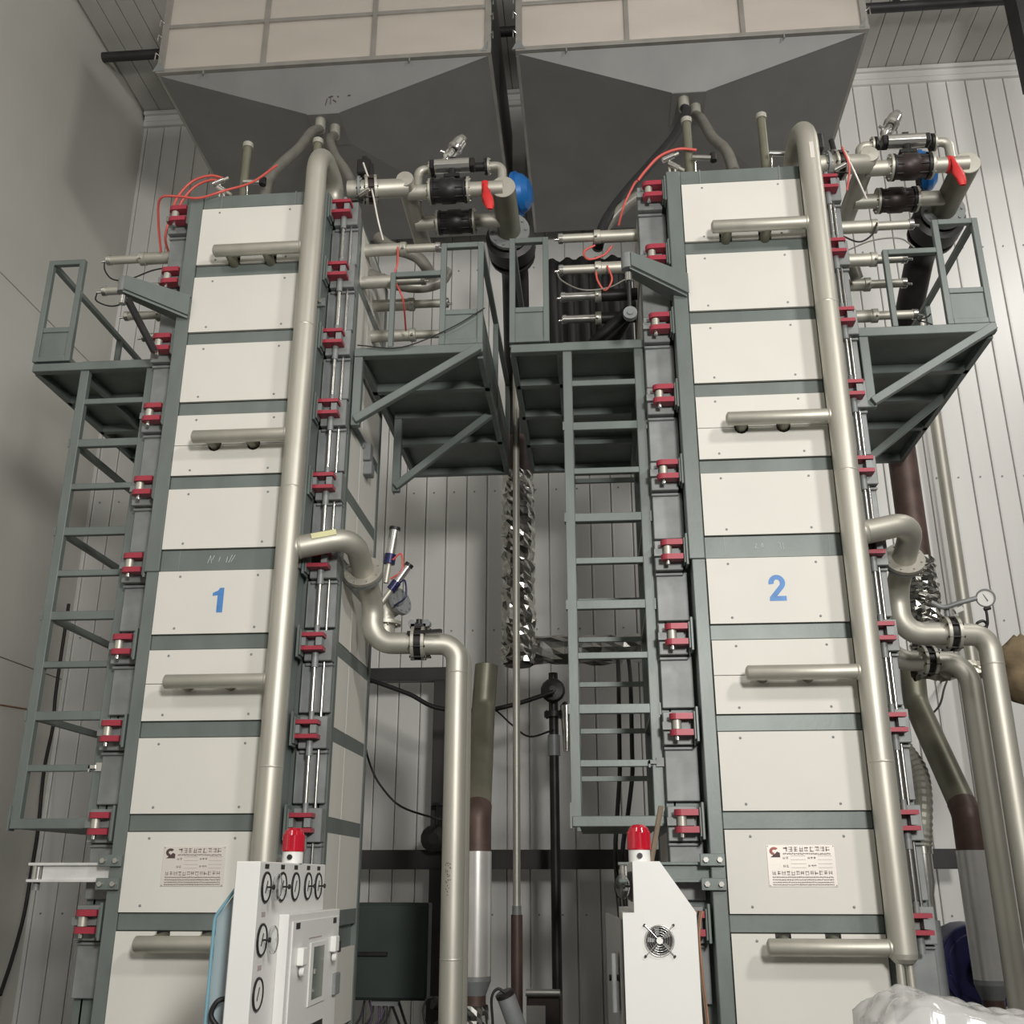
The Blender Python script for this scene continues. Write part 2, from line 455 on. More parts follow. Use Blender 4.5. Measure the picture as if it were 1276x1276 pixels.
def press(n):
    C = CX[n]
    P = lambda x, y, z: (C + x, y, z)
    t = thing('tower_filter_press', ['', 'tall green tower filter press with white panels and a blue figure one, on the left', 'tall green tower filter press with white panels and a blue figure two, on the right'][n], 'machine', (C, 6.6, 0), 'tower filter presses')
    # rear body
    MB().box(P(-0.665, 6.20, 0.25), P(0.665, 7.20, 6.13)).build('body', 'green', t, 0.01)
    MB().box(P(-0.64, 6.1, 0), P(-0.48, 7.1, 0.25)).box(P(0.48, 6.1, 0), P(0.64, 7.1, 0.25)).build('foot', 'green', t, 0.01)
    for s in (-1, 1):
        for y0, y1 in ((6.20, 6.265), (7.15, 7.215)):
            MB().box(P(s * 0.64, y0, 0.2), P(s * 0.70, y1, 6.15)).build('corner_post', 'green', t, 0.004)
        for i, z in enumerate(LEV):
            h = 0.048 if i != 5 else 0.07
            MB().box(P(s * 0.65, 6.265, z - h), P(s * 0.693, 7.15, z + h)).build('side_rail', 'green', t, 0.004)
        for i, (z1, z0) in enumerate(ROWS):
            hgt = 0.40 if i in (4, 5) else (0.44 if i else 0.47)
            for nm in ('a', 'b'):
                inst(side_half[nm, hgt], 'side_panel', t, (C + s * 0.685, 0, (z0 + z1) / 2))
        # grey guide plates behind the latches
        for i in range(len(LEV) - 1):
            za, zb = LEV[i], LEV[i + 1]
            MB().box(P(s * 0.505, 6.155, zb + 0.115), P(s * 0.695, 6.20, za - 0.105)).build('guide_plate', 'plate', t, 0.004)
        for i, z in enumerate(LEV[:-1]):
            m = MB().box(P(s * 0.53, 6.10, z - 0.105), P(s * 0.70, 6.20, z + 0.085))
            m.box(P(s * 0.53, 6.135, z - 0.13), P(s * 0.70, 6.20, z - 0.112))
            m.build('latch_bracket', 'plate', t, 0.004)
    # door frame
    for s in (-1, 1):
        for z0, z1 in ((0.3, 3.42), (3.42, 6.235)):
            off = 0.005 if z0 < 1 else 0.0
            MB().box(P(s * (PX + 0.001), 5.985 + off, z0), P(s * (0.502 - 3 * off), 6.13, z1)).build('door_column', 'green', t, 0.005)
        for i, z in enumerate(LEV[:-1]):
            MB().box(P(s * 0.503, 6.0, z - 0.10), P(s * 0.518, 6.10, z + 0.10)).build('hinge_plate', 'green', t, 0.003)
            MB().box(P(s * 0.519, 6.01, z - 0.085), P(s * 0.530, 6.09, z + 0.075)).build('hinge_plate', 'green', t, 0.003)
        for zz in (5.30, 1.70, 1.575):
            m = MB().box(P(s * 0.41, 5.962, zz - 0.032), P(s * 0.545, 5.985, zz + 0.032))
            pl = m.build('bolt_plate', 'green', t, 0.003)
            for dx in (0.44, 0.515):
                inst(nut_me, 'bolt', pl, P(s * dx, 5.955, zz), (R(90), 0, 0))
    MB().box(P(-PX, 5.995, 6.125), P(PX, 6.12, 6.235)).build('top_beam', 'green', t, 0.005)
    MB().box(P(-PX - 0.09, 6.13, 6.13), P(PX + 0.09, 7.1, 6.21)).build('top_plate', 'green', t, 0.005)
    for s in (-1, 1):
        MB().box(P(s * 0.27 - 0.004, 5.990, 6.122), P(s * 0.27 + 0.004, 5.995, 6.237)).build('weld_seam', 'plate', t)
    MB().box(P(-PX, 6.02, 0.4), P(PX, 6.10, 6.12)).build('door_back', 'dark_steel', t)
    for i in range(len(ROWS) - 1):
        z1, z0 = ROWS[i][1], ROWS[i + 1][0]
        b = MB().box(P(-PX, 6.0, z0), P(PX, 6.06, z1)).build('cross_bar', 'green', t, 0.004)
        if i == 4:
            for sx in (-0.285, 0.335):
                MB().box(P(sx - 0.002, 5.9985, z0 + 0.004), P(sx + 0.002, 6.0, z1 - 0.004)).build('weld_seam', 'plate', b)
            ch = MB()
            zc = (z0 + z1) / 2
            segs = ([((-0.10, -0.02), (-0.085, 0.03)), ((-0.085, 0.03), (-0.075, -0.02)), ((-0.06, 0.03), (-0.072, 0.0)), ((-0.03, -0.01), (-0.02, 0.02)), ((0.02, -0.02), (0.025, 0.02)), ((0.035, -0.02), (0.055, 0.03)), ((0.05, -0.015), (0.075, 0.03))] if n == 1 else
                    [((-0.10, 0.012), (-0.09, 0.02)), ((-0.09, 0.02), (-0.105, -0.01)), ((-0.105, -0.01), (-0.085, -0.012)), ((-0.06, 0.02), (-0.07, 0.0)), ((-0.07, 0.0), (-0.055, -0.005)), ((-0.055, -0.005), (-0.06, 0.02)), ((0.03, 0.02), (0.045, 0.015)), ((0.04, 0.025), (0.05, -0.02)), ((0.06, 0.022), (0.065, -0.025))])
            for (ax, az), (bx, bz) in segs:
                ch.bar(P(ax, 5.999, zc + az), P(bx, 5.999, zc + bz), 0.002, 0.004, (0, 1, 0))
            ch.build('chalk_mark', 'chalk', b)
    # white front panels
    for i, (z1, z0) in enumerate(ROWS):
        if i == 0: polys = [panel_poly(C, z0, z1, 'slots_low')]
        elif i in (3, 6):
            zm = 4.275 if i == 3 else 2.71
            polys = [panel_poly(C, zm + 0.002, z1, 'arc_low'), panel_poly(C, z0, zm - 0.002, 'arc_high')]
        elif i == 9: polys = [panel_poly(C, z0, z1, 'slots_high')]
        else: polys = [panel_poly(C, z0, z1)]
        for q, poly in enumerate(polys):
            p = MB().prism(poly, 5.984, 6.004).build('front_panel', 'white_panel', t)
            zs = [a[1] for a in poly]
            ztop, zbot = max(zs) - 0.035, min(zs) + 0.035
            lv = [ztop, zbot] if len(polys) == 1 else ([ztop] if q == 0 else [zbot])
            for zz in lv:
                for sx in (-0.27, 0.245):
                    inst(pscrew_me, 'screw', p, P(sx + random.uniform(-0.01, 0.01), 5.984, zz))
            if i == 5:
                m = MB()
                if n == 1:
                    m.prism([(C - 0.008, 3.146), (C + 0.030, 3.146), (C + 0.030, 3.303), (C + 0.004, 3.303), (C - 0.008, 3.285), (C - 0.040, 3.272), (C - 0.040, 3.252), (C - 0.008, 3.256)], 5.9825, 5.984)
                else:
                    o_, i_ = [], []
                    for k in range(15):
                        a = R(190 - k * (190 + 38) / 14)
                        o_.append((C + 0.002 + 0.049 * math.cos(a), 3.256 + 0.050 * math.sin(a)))
                        i_.append((C + 0.002 + 0.018 * math.cos(a), 3.256 + 0.022 * math.sin(a)))
                    path = o_ + [(C - 0.002, 3.176), (C + 0.052, 3.176), (C + 0.052, 3.147), (C - 0.047, 3.147), (C - 0.045, 3.170)] + i_[::-1]
                    m.prism(path[::-1], 5.9825, 5.984)
                m.build('number_sign', 'digit_blue', p)
            if i == 8:
                npx = 0.012 if n == 1 else 0.003
                pl = MB().box(P(npx - 0.185, 5.980, 1.562), P(npx + 0.178, 5.984, 1.776)).build('nameplate', 'plate_ivory', p, 0.001)
                rnd = random.Random(5)
                m = MB()
                strokes(m, C + npx - 0.10, C + npx + 0.155, 1.742, 1.766, 5.980, 9, rnd, 0.0035)
                strokes(m, C + npx - 0.165, C + npx + 0.158, 1.622, 1.642, 5.980, 13, rnd, 0.003)
                strokes(m, C + npx - 0.10, C + npx + 0.155, 1.726, 1.734, 5.980, 26, rnd, 0.002)
                for zz in (1.610, 1.597, 1.584, 1.572): strokes(m, C + npx - 0.165, C + npx + 0.16, zz - 0.003, zz + 0.003, 5.980, 48, rnd, 0.0018)
                for zz in (1.703, 1.662):
                    strokes(m, C + npx - 0.105, C + npx - 0.07, zz, zz + 0.012, 5.980, 2, rnd, 0.002)
                    strokes(m, C + npx + 0.03, C + npx + 0.075, zz, zz + 0.012, 5.980, 3, rnd, 0.002)
                    for xa, xb in ((-0.06, 0.02), (0.085, 0.16)):
                        for z2 in (zz - 0.004, zz + 0.016): m.box(P(npx + xa, 5.980, z2), P(npx + xb, 5.9792, z2 + 0.002))
                m.build('lettering', 'ink', pl)
                lg = MB()
                lg.prism([(C + npx - 0.168, 1.712), (C + npx - 0.115, 1.712), (C + npx - 0.115, 1.735), (C + npx - 0.13, 1.742), (C + npx - 0.145, 1.728)], 5.979, 5.980)
                lg.build('emblem', 'ink_dark', pl)
                lg = MB()
                pts = [(C + npx - 0.145 + 0.026 * math.cos(R(a)), 1.744 + 0.022 * math.sin(R(a))) for a in range(40, 271, 23)]
                pts += [(C + npx - 0.145 + 0.010 * math.cos(R(a)), 1.744 + 0.008 * math.sin(R(a))) for a in range(270, 39, -23)]
                lg.prism(pts[::-1], 5.979, 5.980)
                lg.build('emblem', 'ink_dark' if n == 1 else 'ink_red', pl)
                for a in (-0.178, 0.171):
                    for b in (1.568, 1.770):
                        inst(screw_me, 'rivet', pl, P(npx + a, 5.980, b), None, (0.3, 0.3, 0.3))
    # latches on both sides
    for s in (-1, 1):
        for i, z in enumerate(LEV[:-1]):
            if s < 0:
                l = inst(JAW[s], 'latch', t, P(s * 0.597, 6.035, z + 0.046))
                inst(JAW[s], 'jaw', l, P(s * 0.597, 6.035, z - 0.046))
                inst(roller_me, 'roller', l, P(s * 0.625, 6.035, z))
                inst(lug_me, 'lug', l, P(s * 0.63, 6.085, z))
                inst(nut_me, 'nut', l, P(s * 0.625, 6.035, z - 0.075))
            else:
                l = inst(bar_jaw_me, 'latch', t, P(0.592, 6.055, z + 0.042))
                inst(bar_jaw_me, 'jaw', l, P(0.592, 6.055, z - 0.042))
                inst(block_me, 'block', l, P(0.592 - 0.0565, 6.055, z)); inst(block_me, 'block', l, P(0.592 + 0.044, 6.055, z))
                inst(collar_me, 'collar', l, P(0.605, 6.085, z - 0.10))
                inst(collar_me, 'collar', l, P(0.605, 6.085, z + 0.082), None, (0.8, 0.8, 0.6))
        if s > 0:
            for i in range(len(LEV) - 1):
                if i < len(LEV) - 2:
                    zm = (LEV[i] + LEV[i + 1]) / 2
                    inst(rod_me, 'tie_rod', t, P(0.605, 6.085, zm), None, (1, 1, 1.25))
                    inst(rod_me, 'tie_rod', t, P(0.648, 6.14, zm), None, (0.7, 0.7, 1.6))
    return t

def riser(n):
    C = CX[n]; P = lambda x, y, z: (C + x, y, z)
    t = thing('riser_pipe', f'thick steel riser pipe with four short branches up the front of {SD[n]}', 'pipe', (C + 0.45, 5.86, 1.18), 'press riser pipes')
    path = fillet([P(0.45, 5.86, 1.24), P(0.45, 5.86, 6.53), P(0.45, 6.36, 6.53), P(0.45, 6.36, 6.22)], 0.245, 10)
    MB().tube(path, 0.071, 24).build('riser', 'steel', t)
    MB().lathe(P(0.45, 5.86, 1.24), (0, 0, -1), [(0, 0.071), (0.025, 0.066), (0.045, 0.048), (0.055, 0.0)], 24).build('end_cap', 'steel', t)
    MB().flange(P(0.45, 6.36, 6.33), (0, 0, 1), 0.115, 0.03, 8).build('flange', 'plate', t)
    for z in (5.68, 4.28, 2.70, 1.267):
        b = MB().tube([P(-0.232, 5.865, z), P(-0.225, 5.865, z), P(0.39, 5.865, z)], 0.043, 18, rads=[0.034, 0.043, 0.043]).build('branch', 'steel', t)
        MB().lathe(P(-0.232, 5.865, z), (-1, 0, 0), [(0, 0.034), (0.006, 0.022), (0.008, 0)], 18).build('end_cap', 'steel', b)
        MB().lathe(P(0.375, 5.865, z), (1, 0, 0), [(0, 0.044), (0.006, 0.048), (0.016, 0.048)], 18).build('weld_bead', 'steel', b)
        dz = -0.02 if z > 5 else (0.02 if z < 1.5 else -0.005)
        for sx in (-0.13, 0.13):
            MB().tube([P(sx, 5.87, z + dz * 0.5), P(sx, 6.03, z + dz * 1.2)], 0.034, 14).build('stub', 'steel_olive', b)
    for dx, dy in ((-0.028, -0.02), (0.026, 0.0)):
        MB().tube([P(0.45 + dx, 5.87 + dy, 1.2), P(0.45 + dx, 5.87 + dy, 1.02)], 0.021, 12).build('drain_stub', 'steel', t)
    m = MB().box(P(0.44, 5.7865, 6.13), P(0.468, 5.7905, 6.26)) if n == 2 else None
    if m: m.build('paper_label', 'plate_ivory', t)
    for z in (5.05, 3.9, 2.2):
        MB().lathe(P(0.45, 5.86, z), (0, 0, 1), [(-0.006, 0.0712), (0, 0.0728), (0.006, 0.0712)], 24).build('weld_bead', 'steel', t)

def butterfly(t, c, d, r, m_body='iron', bolts=8, gap=0.045):
    """wafer valve between two flanges, returns the valve body part"""
    c = V(c); d = V(d).normalized()
    vb = MB().cyl(c - d * (gap / 2), c + d * (gap / 2), r * 0.86, seg=22)
    u = V((0, 0, 1)) if abs(d.z) < 0.9 else V((1, 0, 0))
    for k in range(bolts):
        a = 2 * math.pi * (k + 0.5) / bolts
        uu = (u - d * u.dot(d)).normalized(); vv = d.cross(uu)
        p = c + (uu * math.cos(a) + vv * math.sin(a)) * r * 0.93
        vb.cyl(p - d * (gap / 2 + 0.03), p + d * (gap / 2 + 0.03), 0.008, seg=6)
    b = vb.build('valve_body', m_body, t)
    for s in (-1, 1):
        MB().flange(c + d * s * (gap / 2 + 0.011), d, r, 0.02, 0).build('flange', 'steel', b)
    return b

def discharge(n):
    C = CX[n]; P = lambda x, y, z: (C + x, y, z)
    t = thing('discharge_pipe', f'steel discharge pipe with elbows and lever valve descending right of {SD[n]}', 'pipe', (C + 1.405, 6.62, 0), 'discharge pipes')
    fd = V((0.014, 0.55, -0.27)).normalized()
    fc_ = V(P(0.838, 6.255, 3.465))
    MB().tube(fillet([P(0.45, 5.88, 3.51), P(0.833, 5.965, 3.61), fc_], 0.155, 10), 0.071, 22).build('outlet_elbow', 'steel', t)
    MB().lathe(P(0.45 + 0.06, 5.893, 3.525), (1, 0.22, 0.2), [(-0.01, 0.068), (0.0, 0.077), (0.012, 0.071)], 22).build('weld_bead', 'steel', t)
    MB().flange(fc_, fd, 0.125, 0.024, 8, 0.006).build('flange', 'steel', t)
    MB().flange(fc_ + fd * 0.027, fd, 0.122, 0.022, 0).build('flange', 'plate', t)
    MB().tube(fillet([fc_ + fd * 0.03, P(0.849, 6.525, 3.335), P(0.849, 6.54, 3.06), P(1.125, 6.56, 3.06)], 0.17, 10), 0.071, 22).build('lower_elbow', 'steel', t)
    d = V((1, 0.06, 0)).normalized()
    c = V(P(1.155, 6.565, 3.06))
    vb = butterfly(t, c, d, 0.112)
    if n == 1:
        m = MB().cyl(c + V((0, 0, 0.09)), c + V((0, 0, 0.16)), 0.02, seg=10)
        m.box(c + V((-0.05, -0.03, 0.10)), c + V((0.05, 0.03, 0.125)))
        m.build('stem', 'iron', vb)
        MB().bar(c + V((-0.06, -0.06, 0.055)), c + V((0.17, -0.13, 0.05)), 0.03, 0.022).build('lever', 'black', vb)
        m = MB()
        for dx in (-0.045, 0.055): m.cyl(c + V((dx, -0.03, 0.13)), c + V((dx, 0.03, 0.13)), 0.025, seg=10)
        m.build('stop_plate', 'plate', vb)
    else:
        MB().cyl(c + V((0, 0, 0.09)), c + V((0, 0, 0.175)), 0.018, seg=10).build('stem', 'plate', vb)
        MB().tube(spline([c + V((-0.10, -0.03, 0.20)), c + V((-0.03, -0.03, 0.165)), c + V((0.06, -0.05, 0.185)), c + V((0.17, -0.07, 0.21))], 4), 0.016, 8).build('lever', 'plate', vb)
        MB().bar(c + V((0.03, -0.05, 0.13)), c + V((0.08, -0.05, 0.15)), 0.03, 0.03).build('stop_plate', 'steel_bright', vb)
    MB().tube(fillet([P(1.19, 6.585, 3.06), P(1.405, 6.62, 3.06), P(1.405, 6.62, 0.0)], 0.17, 10), 0.071, 22).build('down_pipe', 'steel', t)
    for z in (2.87, 1.15):
        MB().lathe(P(1.405, 6.62, z), (0, 0, 1), [(-0.006, 0.0712), (0, 0.0728), (0.006, 0.0712)], 22).build('weld_bead', 'steel', t)
    if n == 1:
        m = MB()
        for k in range(26):
            a = R(250 + random.uniform(-14, 14)); z = 1.50 + random.random() * 0.2
            p = V(P(1.405 + 0.0715 * math.cos(a), 6.62 + 0.0715 * math.sin(a), z))
            m.bar(p, p + V((0.006, -0.0005, random.uniform(-0.012, 0.012))), 0.002, 0.004)
        m.build('scribble', 'ink_dark', t)
        MB().bar(P(0.60, 5.838, 3.575), P(0.745, 5.871, 3.612), 0.006, 0.034).build('sticker', 'sticker_yellow', t)
    # second, rearward line of the same press
    zs2 = 3.15 if n == 1 else 2.97
    t2 = thing('discharge_pipe', f'second steel discharge pipe standing just behind the lever valve pipe of {SD[n]}', 'pipe', (C + 1.39, 7.0, 0), 'discharge pipes')
    MB().tube(fillet([P(0.85, 6.95, 3.30), P(0.85, 6.95, zs2), P(1.39, 7.0, zs2), P(1.39, 7.0, 0.0)], 0.17, 9), 0.068, 20).build('down_pipe', 'steel', t2)
    butterfly(t2, P(1.12, 6.975, zs2), (1, 0.09, 0), 0.105)
    MB().flange(P(0.85, 6.95, 3.29), (0, 0, 1), 0.11, 0.024, 8).build('flange', 'steel', t2)
    if n == 1:
        MB().tube(fillet([P(0.69, 6.95, 3.44), P(0.85, 6.95, 3.44), P(0.85, 6.95, 3.28)], 0.09, 7), 0.06, 18).build('inlet_elbow', 'steel', t2)
        fl = MB().flange((-1.36, 6.92, 3.44), (0.8, -0.5, 0.25), 0.10, 0.03, 10).build('blind_flange', 'plate', t2)
        MB().tube([(-1.47, 7.0, 3.40), (-1.36, 6.92, 3.44)], 0.075, 18).build('flange_neck', 'steel', t2)
    else:
        MB().tube(fillet([P(0.69, 6.95, 3.44), P(0.85, 6.95, 3.44), P(0.85, 6.95, 3.28)], 0.09, 7), 0.06, 18).build('inlet_elbow', 'steel', t2)

def ladder(n):
    C = CX[n]; P = lambda x, y, z: (C + x, y, z)
    t = thing('caged_ladder', f'green steel box frame ladder hanging left of {SD[n]}', 'ladder', (C - 0.975, 6.7, 1.88), 'press ladders')
    for x in (-1.218, -0.737):
        MB().box(P(x - 0.031, 6.20, 1.885), P(x + 0.031, 6.25, 5.045)).build('stile', 'green', t, 0.004)
        MB().box(P(x - 0.02, 7.19, 1.9), P(x + 0.02, 7.23, 5.0)).build('rear_stile', 'green', t, 0.003)
    zs = [4.735, 4.42, 4.10, 3.78, 3.49, 3.205, 2.885, 2.562, 2.243]
    for i, z in enumerate(zs):
        h = 0.020 if i % 2 == 0 else 0.028
        MB().box(P(-1.194, 6.205, z - h), P(-0.761, 6.245, z + h)).build('rung', 'green', t, 0.003)
        MB().box(P(-1.20, 7.195, z - 0.016), P(-0.755, 7.225, z + 0.016)).build('rear_rung', 'green', t)
        if i % 2 == 1:
            for x in (-1.218, -0.737):
                MB().box(P(x - 0.018, 6.25, z - 0.02), P(x + 0.018, 7.19, z + 0.02)).build('side_tie', 'green', t)
            MB().box(P(-1.256, 6.195, z - 0.03), P(-1.242, 6.25, z + 0.03)).build('clip', 'green', t)
            MB().box(P(-0.713, 6.195, z - 0.04), P(-0.700, 6.25, z + 0.03)).build('clip', 'green', t)
    MB().box(P(-1.242, 6.195, 1.885), P(-0.713, 6.255, 1.945)).build('bottom_rail', 'green', t, 0.004)
    MB().box(P(-1.255, 6.19, 1.875), P(-1.243, 6.26, 2.02)).build('bottom_clip', 'green', t)
    MB().box(P(-1.2, 6.26, 1.885), P(-0.75, 7.2, 1.91)).build('bottom_tray', 'green', t)
    MB().box(P(-1.242, 6.195, 4.985), P(-0.713, 6.255, 5.045)).build('top_rail', 'green', t, 0.004)
    l = MB().box(P(-0.745, 6.185, 2.22), P(-0.70, 6.20, 2.27)).box(P(-0.79, 6.18, 2.235), P(-0.745, 6.20, 2.255)).box(P(-0.79, 6.18, 2.215), P(-0.78, 6.20, 2.255))
    l.build('latch_catch', 'steel_bright' if n == 1 else 'plate', t)

def frame_rect(t, name, x0, x1, z0, z1, y, w_=0.04, m='green'):
    MB().box((x0, y - 0.02, z0), (x0 + w_, y + 0.02, z1)).build(name, m, t, 0.003)
    MB().box((x1 - w_, y - 0.02, z0), (x1, y + 0.02, z1)).build(name, m, t, 0.003)
    MB().box((x0 + w_, y - 0.02, z1 - w_), (x1 - w_, y + 0.02, z1)).build(name, m, t, 0.003)
    MB().box((x0 + w_, y - 0.02, z0), (x1 - w_, y + 0.02, z0 + w_)).build(name, m, t, 0.003)

def platforms(n):
    C = CX[n]; P = lambda x, y, z: (C + x, y, z)
    # left hand platform above the ladder
    t = thing('service_platform', f'green platform with tall narrow guard frame left of {SD[n]}', 'platform', (C - 1.15, 7.3, 5.0), 'service platforms')
    MB().box(P(-1.61, 6.22, 5.035), P(-0.70, 8.4, 5.05)).build('deck_plate', 'green', t)
    for y in (6.215, 6.72, 7.25, 7.8, 8.38):
        MB().box(P(-1.60, y - 0.03, 4.975), P(-0.70, y + 0.03, 5.035)).build('joist', 'green', t, 0.003)
    for x in (-1.61, -1.29, -0.73):
        MB().box(P(x, 6.25, 4.975), P(x + 0.04, 8.36, 5.034)).build('edge_beam', 'green', t, 0.003)
    x0, x1 = C - 1.61, C - 1.335
    frame_rect(t, 'guard_frame', x0, x1, 5.05, 5.885, 6.20)
    MB().box((x0 + 0.04, 6.185, 5.285), (x1 - 0.04, 6.215, 5.325)).build('guard_rail', 'green', t, 0.003)
    MB().box((x0 + 0.04, 6.195, 5.09), (x1 - 0.04, 6.205, 5.285)).build('kick_plate', 'green', t)
    MB().box(P(-1.61, 6.22, 5.845), P(-1.57, 8.4, 5.885)).build('top_rail', 'green', t, 0.003)
    MB().box(P(-1.61, 6.22, 5.285), P(-1.58, 8.4, 5.32)).build('mid_rail', 'green', t, 0.003)
    MB().box(P(-1.60, 6.22, 5.05), P(-1.593, 8.4, 5.285)).build('kick_plate', 'green', t)
    for y in (7.3, 8.36):
        MB().box(P(-1.61, y, 5.05), P(-1.57, y + 0.04, 5.845)).build('post', 'green', t, 0.003)
    # right hand platform on two triangular brackets
    t = thing('service_platform', f'green platform on triangular brackets right of {SD[n]}', 'platform', (C + 1.15, 7.3, 5.0), 'service platforms')
    MB().box(P(0.72, 6.22, 5.035), P(1.60, 8.4, 5.05)).build('deck_plate', 'green', t)
    for y in (6.72, 7.7, 8.38):
        MB().box(P(0.73, y - 0.03, 4.97), P(1.60, y + 0.03, 5.035)).build('joist', 'green', t, 0.003)
    for x in (0.73, 1.56):
        MB().box(P(x, 6.24, 4.97), P(x + 0.04, 8.36, 5.034)).build('edge_beam', 'green', t, 0.003)
    for y, xa, zb in ((6.20, 0.715, 4.47), (7.22, 0.80, 4.38)):
        MB().box(P(xa, y - 0.03, 4.985), P(1.605, y + 0.03, 5.05)).build('bracket_top', 'green', t, 0.004)
        MB().box(P(xa, y - 0.025, zb), P(xa + 0.06, y + 0.025, 4.985)).build('bracket_post', 'green', t, 0.004)
        MB().bar(P(xa + 0.03, y - 0.035, zb + 0.03), P(1.585, y - 0.035, 5.015), 0.05, 0.055).build('brace', 'green', t, 0.004)
    x0, x1 = C + 1.30, C + 1.603
    frame_rect(t, 'guard_frame', x0, x1, 5.05, 5.865, 6.19)
    MB().box((x0 + 0.04, 6.175, 5.285), (x1 - 0.04, 6.205, 5.325)).build('guard_rail', 'green', t, 0.003)
    MB().box((x0 + 0.04, 6.185, 5.09), (x1 - 0.04, 6.195, 5.285)).build('kick_plate', 'green', t)
    MB().box(P(0.945, 6.17, 5.05), P(0.98, 6.21, 5.645)).build('post', 'green', t, 0.003)
    MB().box(P(0.98, 6.17, 5.605), P(1.30, 6.21, 5.645)).build('guard_rail', 'green', t, 0.003)
    MB().box(P(1.563, 6.21, 5.825), P(1.603, 8.4, 5.865)).build('top_rail', 'green', t, 0.003)
    MB().box(P(1.57, 6.21, 5.285), P(1.60, 8.4, 5.32)).build('mid_rail', 'green', t, 0.003)
    MB().box(P(1.59, 6.21, 5.05), P(1.597, 8.4, 5.285)).build('kick_plate', 'green', t)
    for y in (7.25, 8.36):
        MB().box(P(1.563, y, 5.05), P(1.603, y + 0.04, 5.825)).build('post', 'green', t, 0.003)

def cylinder(n, side, y, z, ln, label, xb=0.69, grey=False):
    C = CX[n]
    t = thing('pinch_valve_cylinder', label, 'cylinder', (C + side * xb, y, z - 0.05), 'air cylinders on the presses')
    m1, m2 = ('steel', 'steel') if not grey else ('iron', 'steel_bright')
    xm = xb + (ln - xb) * 0.5
    X = lambda v: (C + side * v, y, z)
    MB().tube([X(xb), X(xm)], 0.046, 16).build('valve_tube', m1, t)
    MB().lathe(X(xm - 0.02), (side, 0, 0), [(0, 0.046), (0.004, 0.052), (0.045, 0.052), (0.05, 0.034)], 16).build('collar', 'steel', t)
    MB().tube([X(xm + 0.03), X(ln - 0.035)], 0.032, 16).build('barrel', m2, t)
    MB().lathe(X(ln - 0.04), (side, 0, 0), [(0, 0.032), (0.0, 0.039), (0.03, 0.039), (0.035, 0.034), (0.04, 0.0)], 16).build('end_cap', 'steel_bright', t)
    MB().cyl((C + side * (ln - 0.012), y - 0.02, z - 0.02), (C + side * (ln + 0.022), y - 0.03, z - 0.03), 0.010, seg=8).build('air_fitting', 'steel_bright', t)
    MB().cyl((C + side * (xm + 0.01), y - 0.04, z - 0.02), (C + side * (xm + 0.01), y - 0.075, z - 0.03), 0.009, seg=8).build('air_fitting', 'steel_bright', t)

def flex(name, label, pts, r, m, cat='hose', group=None, seg=10):
    o = MB().tube(spline(pts, 6), r, seg).build(name, m)
    tag(o, label, cat, group)
    return o

